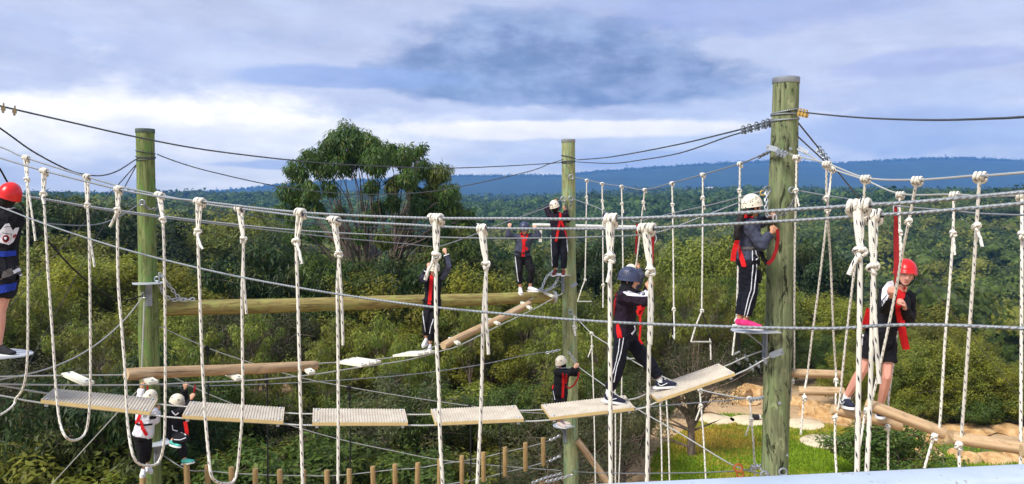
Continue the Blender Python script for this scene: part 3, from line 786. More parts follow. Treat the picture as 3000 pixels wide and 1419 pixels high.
wraps(s2, [(zpx(465, 17.1), zpx(455, 17.1)), (zpx(472, 17.1), zpx(475, 17.1)), (zpx(478, 17.1), zpx(470, 17.1))], pole2, .010)

def platform(parent, sfn, z, ang, length, width, kind='d', brace=True, mat=None):
    """steel foot plate bolted to a pole: plate > bracket, brace, bolts"""
    c, r = sfn(z); u = Vector((math.cos(ang), math.sin(ang), 0)); v = Vector((-u.y, u.x, 0))
    mb = MB(); out = []
    n = 14
    for k in range(n + 1):
        a = -math.pi / 2 + math.pi * k / n
        out.append(c + u * (r * .6 + (length) * (.45 + .55 * math.cos(a)) ) + v * (math.sin(a) * width * .5))
    out = [c + u * r * .55 + v * (-width * .5)] + out + [c + u * r * .55 + v * width * .5]
    V = [p + Vector((0, 0, z - p.z)) for p in out] + [p + Vector((0, 0, z - p.z - .012)) for p in out]
    m = len(out)
    mb.add(V, [tuple(range(m)), tuple(range(2 * m - 1, m - 1, -1))] + [(i, (i + 1) % m, m + (i + 1) % m, m + i)[::-1] for i in range(m)])
    pl = mb.build('platform', mat or M_STEEL_L, parent, smooth=False)
    b = MB(); q = c + u * (r + .012)
    b.box(q + Vector((0, 0, z - q.z - .21)), u * .012, v * .05, Vector((0, 0, .19)))
    b.build('bracket', M_STEEL, pl, smooth=False)
    if brace:
        b = MB(); a0 = c + u * (r + length * .55); a0.z = z - .02; a1 = c + u * (r + .01); a1.z = z - .22
        t = (a1 - a0); b.box((a0 + a1) / 2, t * .5, v * .022, t.cross(v).normalized() * .006)
        b.box(c + u * (r + length * .35) + Vector((0, 0, z - c.z - .022)), u * length * .42, v * .022, Vector((0, 0, .009)))
        b.build('brace', M_STEEL, pl, smooth=False)
    b = MB()
    for zz in (.30, .37):
        b.hull([q + u * (.012 + .012 * e) + Vector((0, 0, z - q.z - zz)) + v * (math.cos(a) * .014) + Vector((0, 0, math.sin(a) * .014)) for e in (0, 1) for a in np.linspace(0, 5.24, 6)])
    b.build('bolt_heads', M_BOLT, pl, smooth=False)
    return pl
Z3 = zpx(968, 9.3); Z2 = zpx(806, 17.0); Z1 = zpx(829, 13.1); Z0 = zpx(1036, 7.55)
platform(pole3, s3, Z3, math.radians(190), .50, .46)
platform(pole2, s2, Z2, math.radians(205), .42, .46)
platform(pole1, s1, Z1, math.radians(-62), .36, .50)
platform(pole0, s0, Z0, math.radians(-6), .88, .55, mat=M_STEEL_L)
platform(pole1, s1, zpx(1306, 13.0), math.radians(-35), .34, .44)
platform(pole2, s2, zpx(1252, 16.9), math.radians(222), .36, .44)

def bolt(p, u, r, mat, parent, name='bolt'):
    mb = MB(); u = Vector(u).normalized(); ref = Vector((0, 0, 1)); s = u.cross(ref).normalized(); w = s.cross(u)
    mb.hull([p + u * e * r * .5 + (s * math.cos(a) + w * math.sin(a)) * r * (1 - .25 * e) for e in (0, 1) for a in np.linspace(0, 2 * math.pi, 14)[:-1]])
    return mb.build(name, mat, parent)
def on_pole(sfn, px, py, d):
    p = at(px, py, d); c, r = sfn(p.z)
    dx = max(-r * .98, min(r * .98, p.x - c.x)); return Vector((c.x + dx, c.y - math.sqrt(max(0, r * r - dx * dx)), p.z))
for px, py in ((2315, 437), (2284, 1182)): bolt(on_pole(s3, px, py, 9.25), (0, -1, 0), .022, M_STEEL, pole3)
bolt(on_pole(s3, 2310, 1338, 9.25), (.6, -1, 0), .02, M_STEEL, pole3)
def plate(parent, p0, p1, w, t, mat, name='anchor_plate'):
    mb = MB(); p0, p1 = Vector(p0), Vector(p1); u = (p1 - p0); n = Vector((0, -1, 0)); n = (n - u.normalized() * n.dot(u.normalized())).normalized(); s = u.normalized().cross(n)
    pts = []
    for e in (-1, 1):
        for a in np.linspace(-math.pi / 2, math.pi / 2, 8): pts.append(p1 + u.normalized() * math.cos(a) * w * .5 + s * math.sin(a) * w * .5 + n * e * t)
        pts += [p0 + s * w * .5 + n * e * t, p0 - s * w * .5 + n * e * t]
    mb.hull(pts); o = mb.build(name, mat, parent, smooth=False)
    bolt(p0.lerp(p1, .12) + n * t, n, w * .22, M_BOLT, o); return o
plate(pole3, at(2246, 431, 9.25), at(2272, 438, 9.2), .062, .010, M_STEEL)
plate(pole3, at(2338, 434, 9.25), at(2362, 446, 9.2), .055, .010, M_STEEL)
plate(pole3, at(2293, 1029, 9.15), at(2262, 1041, 9.1), .07, .008, M_STEEL)
plate(pole2, at(1690, 830, 16.95), at(1676, 839, 16.9), .07, .008, M_STEEL)

# ------------------------------------------------------------------ cables
def cable(name, pts, r, mat, label, group=None, step=.12, segs=6, lob=False, cat='cable'):
    sp = spline(pts, step); mb = MB()
    if lob: mb.tube(sp, r, 14, lobes=6, lobe=.16, twist=130.0)
    else: mb.tube(sp, r, segs)
    o = mb.build(name, mat, smooth=True); tag(o, label, cat, group); o['n'] = len(sp); return o, sp
def pts_on(pl, lst, off=0.0): return [onp(pl, x, y, off) for x, y in lst]
def ext(lst, p):  return lst + [p]

NEAR_HI = [(-230, 395), (0, 463), (126, 500), (340, 553), (463, 576), (600, 592), (873, 622), (1200, 638), (1500, 641), (1750, 642), (2000, 634), (2300, 616), (2513, 602), (3000, 563), (4200, 440)]
NEAR_LO = [(-170, 380), (0, 431), (71, 461), (249, 517), (355, 547), (463, 571), (600, 598), (698, 611), (979, 645), (1200, 659), (1411, 669), (1750, 671), (1892, 669), (2300, 648), (2558, 631), (3000, 596), (3900, 510)]
BELAY = [(-180, 545), (0, 607), (138, 659), (340, 724), (600, 790), (871, 843), (1200, 892), (1485, 921), (1750, 942), (2050, 955), (2400, 963), (3000, 963), (3900, 945)]
cN, spN = cable('steel_cable', pts_on(LN, NEAR_HI[:-1]) + [Vector((3.64, 1.36, H + .30))], .0068, M_CABLE, 'thick twisted steel cable carrying the nearer ends of the stirrup ropes', step=.02, lob=True)
cF, spF = cable('steel_cable', pts_on(LN, NEAR_LO[:-1], W_ST) + [Vector((3.80, 1.37, H + .28))], .0066, M_CABLE, 'thick twisted steel cable carrying the farther ends of the stirrup ropes', step=.02, lob=True)
cB, spB = cable('steel_cable', pts_on(LN, BELAY[:-1], W_ST * .5) + [Vector((3.68, 1.36, H - .42))], .0062, M_CABLE, 'twisted steel cable crossing the stirrup ropes at waist height', step=.02, lob=True)

def pxcable(pl, lst, r, mat, label, off=0.0, **k): return cable('steel_cable', pts_on(pl, lst, off), r, mat, label, **k)
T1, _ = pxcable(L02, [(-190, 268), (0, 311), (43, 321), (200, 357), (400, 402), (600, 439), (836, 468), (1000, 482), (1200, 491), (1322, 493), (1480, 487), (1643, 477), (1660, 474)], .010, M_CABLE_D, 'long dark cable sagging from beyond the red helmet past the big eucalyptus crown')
tp = pts_on(L02, [(10, 313), (43, 321)]); clamps(T1, tp, [(1, .6, -.1)] * 2, 2.0, plain('tarnished_clamp', (.30, .24, .14), .5, .4))
pxcable(L01, [(-190, 250), (0, 376), (98, 445), (197, 497), (246, 511), (296, 515), (345, 501), (394, 470), (410, 462)], .010, M_CABLE_D, 'slack dark cable drooping to the top of the mossy green pole')
c3, _ = pxcable(L03, [(-190, 545), (89, 577), (296, 610), (600, 648), (896, 677), (1200, 692), (1396, 698), (1593, 698), (1750, 694), (1917, 683), (2055, 636), (2150, 600), (2235, 570), (2250, 565)], .0085, M_CABLE, 'thin cable running above the plank bridge to the weathered pole')
L3 = (PT(P0), PT(P2))
c4, _ = pxcable(L02, [(-190, 548), (89, 580), (296, 614), (443, 634), (600, 653), (896, 687), (1043, 702), (1200, 716), (1268, 723), (1300, 719), (1396, 685), (1485, 650), (1593, 611), (1645, 584)], .0095, M_CABLE, 'thin cable held overhead by the climber between the two hanging logs')
c7, _ = pxcable(L12, [(478, 587), (600, 612), (856, 648), (1030, 662), (1200, 670), (1391, 666), (1445, 664), (1514, 640), (1593, 605), (1650, 578)], .0095, M_CABLE_D, 'thin cable held by the climber walking the green log')
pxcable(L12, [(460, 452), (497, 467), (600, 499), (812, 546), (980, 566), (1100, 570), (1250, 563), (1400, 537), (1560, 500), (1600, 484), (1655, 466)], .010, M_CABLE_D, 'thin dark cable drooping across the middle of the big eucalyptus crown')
pxcable(L01, [(-190, 440), (-60, 430), (0, 496), (17, 526), (94, 644), (172, 743), (246, 816), (315, 866), (364, 880), (418, 867)], .011, M_BLACK, 'black slack rope hanging in a curve behind the climber in red helmet', cat='rope')
pxcable(L01, [(-150, 560), (89, 642), (172, 658), (276, 659), (345, 637), (414, 595)], .009, M_CABLE, 'thin slack cable tied to an eye bolt of the mossy green pole')
pxcable(L01, [(-190, 1130), (0, 1113), (162, 1073), (276, 1014), (364, 938), (423, 864)], .009, M_CABLE_L, 'pale cable climbing from the red helmet platform to the mossy green pole')
def stay(p, q, r, mat, label): return cable('guy_wire', [p, q], r, mat, label, step=1.0, cat='cable')
def stay_px(x0, y0, d0, x1, y1, d1, r, mat, label): return stay(at(x0, y0, d0), at(x1, y1, d1), r, mat, label)
stay_px(404, 477, 13.3, 20, 908, 17, .009, M_CABLE_D, 'shallow thin guy wire slanting away from the top of the mossy green pole')
stay_px(404, 477, 13.3, 60, 1110, 16, .009, M_CABLE_D, 'steep thin guy wire slanting down from the top of the mossy green pole')
stay_px(408, 1140, 13.2, 130, 1443, 14, .009, M_CABLE_L, 'pale guy wire below the first plank beside the white shirt climber')
stay_px(423, 884, 13.05, 415, 1100, 13.05, .012, M_CABLE_L, 'vertical pale line with turnbuckle hanging on the mossy green pole')
gs, _ = stay(at(2339, 361, 9.4), at(2985, 1158, 30), .010, M_CABLE_D, 'dark guy wire slanting down to the right behind the red helmet girl'); 
p0, p1 = at(2339, 361, 9.4), at(2985, 1158, 30); u = (p1 - p0).normalized()
clamps(gs, [p0 + u * s for s in (.85, .98, 1.11, 1.25)], [u] * 4, 1.9)
stay_px(2339, 402, 9.4, 2428, 484, 10.2, .009, M_CABLE_D, 'short dark stay with clamps at the right side of the weathered pole')
# cables between the pale and the weathered pole
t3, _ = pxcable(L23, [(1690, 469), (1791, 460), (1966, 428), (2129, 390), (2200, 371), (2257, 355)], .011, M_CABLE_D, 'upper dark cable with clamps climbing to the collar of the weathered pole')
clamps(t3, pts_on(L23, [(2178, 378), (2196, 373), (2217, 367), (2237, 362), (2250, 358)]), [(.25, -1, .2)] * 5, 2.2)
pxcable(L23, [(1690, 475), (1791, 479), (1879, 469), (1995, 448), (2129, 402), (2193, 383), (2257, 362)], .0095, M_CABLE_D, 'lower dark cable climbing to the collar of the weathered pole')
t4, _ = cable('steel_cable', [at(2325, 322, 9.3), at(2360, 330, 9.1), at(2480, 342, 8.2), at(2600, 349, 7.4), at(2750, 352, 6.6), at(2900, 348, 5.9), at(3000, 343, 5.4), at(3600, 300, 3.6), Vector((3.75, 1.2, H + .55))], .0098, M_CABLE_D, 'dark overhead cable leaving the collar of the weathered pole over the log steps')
clamps(t4, [at(2344, 327, 9.2), at(2353, 329, 9.15), at(2362, 331, 9.1)], [(.5, -1, -.1)] * 3, 1.8, M_BRASS)
OV5 = [(1687, 520), (1719, 527), (1764, 538), (1821, 546), (1889, 556), (1969, 536), (2059, 512), (2168, 480), (2225, 457), (2252, 445)]
c5, _ = pxcable(L23, OV5, .0095, M_CABLE, 'thin cable from which the trapeze ropes hang between the pale and weathered poles')
HL5 = [(1676, 582), (1750, 609), (1774, 622), (1848, 643), (1867, 650), (1976, 624), (2080, 601), (2163, 580), (2247, 556)]
c5b, _ = pxcable(L23, HL5, .0095, M_CABLE, 'thin cable pulled into a shallow vee behind the navy helmet climber')
LO5 = [(1679, 921), (1733, 977), (1781, 1009), (1863, 1063), (1960, 1112), (2050, 1142), (2158, 1164), (2230, 1170)]
pxcable(L23, LO5, .009, M_CABLE_L, 'pale sagging cable under the planks that carries the knotted drop ropes')
pxcable(L23, [(1690, 1212), (1858, 1196), (2050, 1180), (2232, 1164)], .009, M_CABLE, 'taut cable under the planks reaching the weathered pole below its platform')
pxcable(L23, [(1661, 1031), (1691, 1071), (1774, 1132), (1858, 1193), (2000, 1275), (2143, 1361), (2235, 1390)], .009, M_CABLE_L, 'straight cable slanting down from the lower platform of the pale pole to the lawn')
pxcable(L23, [(1650, 1381), (1800, 1387), (2000, 1386), (2143, 1381), (2240, 1372)], .009, M_CABLE, 'low level cable just above the pale railing')
# lower cables between mossy and pale poles
LA = [(451, 950), (600, 1016), (703, 1053), (865, 1103), (1013, 1133), (1199, 1164), (1371, 1189), (1500, 1205), (1640, 1215)]
pxcable(L12, LA, .009, M_CABLE_L, 'pale cable sloping down behind the planks from the mossy pole and carrying black droppers')
LB = [(470, 1085), (507, 1105), (600, 1150), (703, 1192), (831, 1240), (993, 1287), (1150, 1321), (1298, 1349), (1470, 1366), (1643, 1379)]
pxcable(L12, LB, .009, M_CABLE_L, 'pale cable held by the climber in teal shoes and sloping down over the pickets')
pxcable(L12, [(470, 1131), (600, 1131), (821, 1124), (1013, 1113), (1199, 1098), (1396, 1071), (1545, 1040), (1637, 1027)], .0085, M_CABLE, 'thin cable rising gently to a turnbuckle beside the lower climber in white helmet')

# chains and eyes at the poles
chain('chain', [at(2247, 560, 9.2), at(2245, 590, 9.15), at(2246, 628, 9.1), at(2262, 633, 9.05)], M_CHAIN, pole3, .055, .007)
chain('chain', [at(2268, 634, 9.0), at(2300, 625, 9.05), at(2322, 597, 9.15), at(2331, 575, 9.2)], M_CHAIN_D, pole3, .06, .007)
chain('chain', [at(2274, 439, 9.15), at(2292, 446, 9.12), at(2306, 450, 9.1)], M_CHAIN, pole3, .045, .009)
chain('chain', [at(2222, 462, 9.5), at(2240, 452, 9.4), at(2254, 446, 9.3)], M_CHAIN_D, pole3, .045, .009)
chain('chain', [at(2196, 1171, 9.9), at(2222, 1168, 9.6), at(2240, 1163, 9.4)], M_CHAIN, pole3, .06, .009)
chain('chain', [at(2200, 1372, 9.8), at(2228, 1368, 9.5), at(2246, 1392, 9.3)], M_CHAIN, pole3, .085, .012)
def shackle(parent, px, py, d, s, mat):
    mb = MB(); c = at(px, py, d); q = [c + Vector((math.sin(a) * s, 0, math.cos(a) * s)) for a in np.linspace(-2.6, 2.6, 14)]
    mb.tube(q, s * .28, 6); mb.tube([q[0], q[-1]], s * .3, 6); mb.build('shackle', mat, parent)
M_ORANGE = plain('orange_fitting', (.55, .16, .05), .5, .1)
shackle(pole3, 2163, 1372, 9.6, .05, M_ORANGE); shackle(pole3, 2168, 1390, 9.6, .04, M_ORANGE); shackle(pole3, 2240, 1392, 9.25, .045, M_STEEL); shackle(pole3, 2294, 1384, 9.2, .045, M_STEEL)
shackle(pole3, 2248, 557, 9.2, .04, M_CHAIN_D); shackle(pole3, 2235, 566, 9.25, .03, M_BRASS); shackle(pole3, 2320, 558, 9.2, .035, M_STEEL)
shackle(pole1, 417, 594, 13.1, .045, M_STEEL); shackle(pole1, 424, 866, 13.1, .05, M_BOLT); shackle(pole1, 460, 818, 13.1, .04, M_STEEL)
chain('chain', [at(417, 592, 13.1), at(432, 610, 13.1), at(455, 613, 13.1), at(468, 598, 13.15)], M_CHAIN_D, pole1, .06, .009)
chain('chain', [at(466, 800, 13.2), at(500, 843, 13.4), at(530, 876, 13.5), at(569, 877, 13.6)], M_CHAIN, pole1, .075, .011)
chain('chain', [at(463, 825, 13.1), at(480, 862, 13.3), at(505, 878, 13.4), at(540, 878, 13.5)], M_CHAIN, pole1, .075, .011)
chain('chain', [at(1632, 787, 17.1), at(1602, 812, 16.8), at(1587, 845, 16.6), at(1574, 852, 16.5)], M_CHAIN, pole2, .075, .011)
chain('chain', [at(1637, 812, 17.0), at(1622, 838, 16.8), at(1600, 852, 16.6), at(1572, 852, 16.5)], M_CHAIN, pole2, .075, .011)
chain('chain', [at(1652, 588, 17.0), at(1656, 600, 17.0), at(1664, 618, 17.0), at(1676, 590, 17.0)], M_CHAIN_D, pole2, .06, .009)
shackle(pole2, 1649, 584, 17.0, .05, M_STEEL); shackle(pole2, 1672, 582, 17.0, .05, M_STEEL); shackle(pole2, 1673, 519, 17.0, .05, M_STEEL); shackle(pole2, 1672, 915, 17.0, .05, M_STEEL)
chain('chain', [at(1600, 1035, 16.9), at(1620, 1030, 16.9), at(1640, 1026, 17.0)], M_CHAIN, pole2, .07, .011)
chain('chain', [at(1664, 1030, 16.9), at(1676, 1044, 16.9), at(1686, 1058, 16.9)], M_CHAIN, pole2, .06, .009)
chain('chain', [at(1610, 1290, 16.8), at(1625, 1284, 16.9), at(1640, 1276, 17.0)], M_CHAIN, pole2, .07, .011)
chain('chain', [at(1610, 1352, 16.8), at(1625, 1344, 16.9), at(1642, 1336, 17.0)], M_CHAIN, pole2, .07, .011)
chain('chain', [at(1560, 1415, 16.6), at(1600, 1400, 16.8), at(1645, 1388, 17.0)], M_CHAIN, pole2, .07, .011)
chain('chain', [at(1600, 1412, 16.6), at(1640, 1402, 16.8), at(1676, 1392, 16.9)], M_CHAIN, pole2, .08, .012)

# ------------------------------------------------------------------ ropes and knots
def hitch(mb, c, tdir, rr, cr, turns=3, seed=0):
    """turns of rope round a cable plus the strand that crosses below them"""
    t = Vector(tdir).normalized(); ref = Vector((0, 0, 1)); s = t.cross(ref).normalized(); w = s.cross(t)
    R = cr + rr * .92; pit = rr * 2.05; n = 14 * turns; q = []
    for j in range(n + 1):
        a = 2 * math.pi * j / 14 + seed; q.append(c + t * (pit * (j / 14 - turns / 2)) + (s * math.cos(a) + w * math.sin(a)) * R)
    mb.tube(q, rr, 8)
    e = pit * turns * .5
    q = [c - t * e - w * R * .6 - s * rr * .6, c - t * e * .8 - w * (R + rr * 1.5) - s * rr * 1.3, c - w * (R + rr * 1.9) - s * rr * 1.7, c + t * e * .8 - w * (R + rr * 1.5) - s * rr * 1.3, c + t * e - w * R * .6 - s * rr * .6]
    mb.tube(spline(q, rr * .7), rr * .95, 8)
def knot(mb, c, down, rr, seed=0.0, k=1.0):
    """an overhand knot: a tight trefoil of rope with a wrapping turn"""
    dn = Vector(down).normalized(); ref = Vector((0, -1, 0)); s = dn.cross(ref).normalized(); f = s.cross(dn)
    A = rr * .82 * k; q = []
    for j in range(49):
        a = 2 * math.pi * j / 48
        x = math.sin(a) + 2 * math.sin(2 * a); y = math.cos(a) - 2 * math.cos(2 * a); z = -math.sin(3 * a)
        ca, sa = math.cos(seed), math.sin(seed)
        q.append(c + s * ((x * ca - y * sa) * A * .82) - dn * ((x * sa + y * ca) * A) + f * (z * A * 1.25))
    mb.tube(q, rr * .98, 8, cap=False)
    q = [c + s * math.cos(a) * rr * 1.7 * k - dn * (math.sin(a) * rr * .5 + rr * .9) + f * math.sin(a) * rr * 1.5 * k for a in np.linspace(0, 2 * math.pi, 15)]
    mb.tube(q, rr * .95, 8, cap=False)
def tail(mb, c, e, rr, bow=.0):
    m = (c + e) / 2 + Vector((bow, -rr * .6, 0)); mb.tube(spline([c, m, e], .03), rr * .95, 8)

def stirrup(npx, fpx, nk, fk, nt, ft, label, group, zbot=H - 1.87, seed=0):
    rr = .0098
    pn = [onp(LN, x, y, -.012) for x, y in npx]; pf = [onp(LN, x, y, W_ST - .012) for x, y in fpx]
    mid = []
    a, b = pn[-1], pf[-1]
    if a.z > zbot + .12:
        for t in (.12, .3, .5, .7, .88):
            q = a.lerp(b, .5 - .5 * math.cos(math.pi * t)); zz = zbot + (1 - math.sin(math.pi * t) ** .6) * .30 * min(1, (min(a.z, b.z) - zbot) / .3)
            mid.append(Vector((q.x, q.y, zz)))
    else: mid = [(a + b) / 2 + Vector((0, 0, -.04))]
    body = pn + mid + pf[::-1]
    mb = MB(); mb.tube(spline(body, .03), rr, 10)
    o = mb.build('stirrup_rope', M_ROPE); tag(o, label, 'rope', group)
    for k, (p, ktpx, tl, off) in enumerate(((pn, nk, nt, -.012), (pf, fk, ft, W_ST - .012))):
        if ktpx is None: continue
        td = (spN if k == 0 else spF); top = p[0]
        j = min(range(1, len(td)), key=lambda i: (td[i] - top).length); c = td[j]; t = td[j] - td[j - 1]
        mb = MB(); hitch(mb, c, t, rr, .008, 3 + (seed + k) % 2, seed * 1.3 + k); mb.build('hitch', M_ROPE, o)
        kc = onp(LN, *ktpx, off - .006)
        side = Vector((rr * 1.9, 0, 0))
        mb = MB(); mb.tube(spline([c + side * (-.55), (c + kc) / 2 - side * .5, kc], .04), rr * .95, 8); mb.tube(spline([c + side * .6, (c + kc) / 2 + side * .55, kc + side * .2], .04), rr * .95, 8)
        mb.build('doubled_strand', M_ROPE, o)
        mb = MB(); knot(mb, kc, (0, 0, -1), rr, seed * .9 + k * 1.7, 1.0); mb.build('knot', M_ROPE, o)
        if tl: mb = MB(); tail(mb, kc, onp(LN, *tl, off - .03), rr, .006 * (-1) ** seed); mb.build('tail', M_ROPE, o)
    return o
SG = 'white stirrup ropes hung in loops under the two near cables'
SLAB = 'white flecked stirrup rope hanging in a long loop from the two near cables'
stirrup([(-75, 455), (-80, 520), (-72, 800), (-62, 1000), (-45, 1120), (-20, 1165)], [(71, 463), (79, 527), (81, 620), (82, 850), (80, 1050), (68, 1135), (45, 1170)], None, (79, 527), None, (104, 707), 'white stirrup rope with long tail beside the climber in red helmet', None, seed=0)
stirrup([(126, 503), (128, 568), (135, 700), (142, 820), (155, 1000), (165, 1150), (176, 1240), (195, 1283)], [(249, 519), (256, 602), (261, 700), (264, 900), (265, 1100), (261, 1210), (250, 1268)], (127, 568), (256, 602), (130, 600), (277, 782), 'white stirrup rope looping under the left half of the first plank', None, seed=1)
stirrup([(340, 556), (344, 617), (346, 820), (358, 980), (367, 1100), (375, 1250), (394, 1345)], [(463, 577), (477, 644), (482, 820), (484, 1000), (484, 1150), (481, 1290), (465, 1353)], (344, 617), (477, 644), (322, 665), (481, 830), 'white stirrup rope looping round the white shirt climber below the plank end', None, seed=2)
stirrup([(577, 591), (579, 680), (585, 850), (590, 1000), (600, 1200), (611, 1330), (622, 1400)], [(698, 613), (713, 703), (709, 850), (710, 1000), (711, 1180), (704, 1290), (690, 1400)], (579, 680), (713, 703), (594, 732), (722, 920), 'white stirrup rope crossing the second plank', None, seed=3)
stirrup([(873, 624), (868, 709), (872, 850), (877, 1050), (882, 1250), (887, 1419)], [(979, 647), (992, 745), (988, 850), (990, 1000), (991, 1200), (990, 1419)], (868, 709), (992, 745), (884, 775), (1005, 1012), 'white stirrup rope crossing the third plank', None, seed=4)
stirrup([(1277, 640), (1277, 752), (1277, 900), (1279, 1000), (1285, 1130), (1290, 1300), (1297, 1419)], [(1411, 671), (1424, 778), (1420, 850), (1415, 950), (1412, 1100), (1407, 1250), (1398, 1419)], (1277, 752), (1424, 778), (1246, 820), (1431, 1039), 'white stirrup rope crossing the fourth plank and the climber with raised arm', None, seed=5)
stirrup([(1789, 642), (1787, 756), (1787, 950), (1788, 1200), (1789, 1419)], [(1892, 670), (1905, 796), (1904, 850), (1902, 1000), (1899, 1200), (1895, 1419)], (1787, 756), (1905, 796), (1780, 828), (1906, 1010), 'white stirrup rope on both sides of the navy helmet climber', None, seed=6)
stirrup([(2516, 603), (2520, 741), (2518, 950), (2514, 1200), (2511, 1375), (2505, 1550)], [(2558, 633), (2558, 786), (2556, 900), (2548, 1200), (2540, 1375), (2532, 1550)], (2520, 741), (2558, 786), (2487, 805), (2576, 1124), 'thick looking white stirrup rope in front of the girl in red helmet', None, seed=7)

# ------------------------------------------------------------------ planks
def m_plank(t):
    tc = t.n('ShaderNodeTexCoord'); n = t.noise(tc.outputs['Object'], 4, 5, .6); n2 = t.noise(tc.outputs['Object'], 40, 3)
    c = t.ramp(t.m('ADD', t.m('MULTIPLY', n, .6), t.m('MULTIPLY', n2, .4)), [(.32, (.40, .34, .26)), (.55, (.56, .50, .41)), (.7, (.64, .59, .50))])
    return principled(t, c, .75, 0, n2, .2, .004, .25)
M_PLANK = material('ribbed_deck', m_plank)
M_PEDGE = plain('plank_edge', (.60, .45, .20), .7, 0, .15, 14)
def plank(corn, label, seed):
    off = .26
    FLc, FRc, NRc, NLc = corn
    nl, nr = onp(L03, *NLc, -off), onp(L03, *NRc, -off)
    fl, fr = onp(L03, *FLc, off), onp(L03, *FRc, off)
    o = empty('plank', ((nl + nr + fl + fr) / 4), label, 'plank', 'planks of the hanging bridge')
    up = (nr - nl).cross(fl - nl).normalized()
    if up.z < 0: up = -up
    th = .038; mb = MB()
    # ribbed top: teeth running across the walking direction
    nrib = 34; V = []; F = []
    prof = []
    for i in range(nrib):
        a = i / nrib
        for f_, h_ in ((.04, -.006), (.12, 0), (.50, 0), (.58, -.006)): prof.append((a + f_ / nrib, h_))
    prof = [(0, 0)] + prof[1:] + [(1, 0)]
    for (s, h_) in prof:
        V += [nl.lerp(nr, s) + up * h_, fl.lerp(fr, s) + up * h_]
    m = len(prof)
    for i in range(m - 1): F.append((2 * i, 2 * i + 2, 2 * i + 3, 2 * i + 1))
    mb.add(V, F); mb.build('deck', M_PLANK, o, smooth=False)
    mb = MB(); dn = -up * th
    Vb = []
    for (s, h_) in prof: Vb += [nl.lerp(nr, s) + up * h_, nl.lerp(nr, s) + dn]
    mb.add(Vb, [(2 * i, 2 * i + 1, 2 * i + 3, 2 * i + 2) for i in range(m - 1)])
    Vb = []
    for (s, h_) in prof: Vb += [fl.lerp(fr, s) + up * h_, fl.lerp(fr, s) + dn]
    mb.add(Vb, [(2 * i, 2 * i + 2, 2 * i + 3, 2 * i + 1) for i in range(m - 1)])
    mb.add([nl, fl, fl + dn, nl + dn], [(0, 1, 2, 3)]); mb.add([nr, fr, fr + dn, nr + dn], [(3, 2, 1, 0)])
    mb.add([nl + dn, nr + dn, fr + dn, fl + dn], [(3, 2, 1, 0)])
    mb.build('frame', M_PEDGE, o, smooth=False)
    u = (nr - nl).normalized(); v = (fl - nl).normalized()
    for p, a, b in ((nl, 1, 1), (nr, -1, 1), (fl, 1, -1), (fr, -1, -1)): bolt(p + u * a * .045 + v * b * .05 + up * .001, up, .016, M_STEEL_L, o)
    for p, a in ((nl, 1), (nr, -1)):
        b = MB(); q = p + u * a * .05 + v * .05 + dn; b.box(q - up * .018, u * .016, v * .02, up * .018); b.build('clip', M_STEEL_L, o, smooth=False)
    return nl, nr, fl, fr, up
PL = [((158, 1138), (463, 1167), (441, 1206), (120, 1170)), ((557, 1175), (834, 1193), (830, 1233), (534, 1216)), ((917, 1196), (1185, 1198), (1195, 1237), (915, 1237)),
      ((1262, 1198), (1511, 1187), (1534, 1226), (1275, 1237)), ((1585, 1185), (1831, 1158), (1858, 1193), (1612, 1222)), ((1892, 1139), (2104, 1065), (2152, 1092), (1924, 1171))]
PLAB = ['ribbed cream plank with the white shirt climber below its end', 'ribbed cream plank beside the climber in teal shoes', 'ribbed cream plank midway along the hanging bridge',
        'ribbed cream plank below the sloping hanging log', 'ribbed cream plank under the rear foot of the navy helmet climber', 'tilted ribbed plank under the front foot of the navy helmet climber']
planks = [plank(c, l, i) for i, (c, l) in enumerate(zip(PL, PLAB))]
dnv = Vector((0, 0, -.05))
nearP = [onp(L03, -190, 1140, -.2), onp(L03, 0, 1159, -.2)]; farP = [onp(L03, -190, 1110, .2), onp(L03, 0, 1130, .2)]
for nl, nr, fl, fr, up in planks:
    nearP += [nl.lerp(fl, .1) + dnv, nr.lerp(fr, .1) + dnv]; farP += [nl.lerp(fl, .9) + dnv, nr.lerp(fr, .9) + dnv]
nearP += [at(2232, 1058, 9.2), at(2258, 1044, 9.15)]; farP += [at(2180, 1048, 9.6), at(2232, 1029, 9.5)]
e1, _ = cable('steel_cable', nearP, .009, M_CABLE_L, 'pale cable under the nearer edge of the ribbed planks'); e2, _ = cable('steel_cable', farP, .009, M_CABLE_L, 'pale cable under the farther edge of the ribbed planks')
clamps(e1, [at(2200, 1074, 9.25), at(2218, 1065, 9.2), at(2238, 1055, 9.2)], [(.9, .1, .4)] * 3, 1.7, M_STEEL); clamps(e2, [at(2160, 1056, 9.6), at(2185, 1046, 9.6)], [(.9, .1, .4)] * 2, 1.7, M_STEEL)

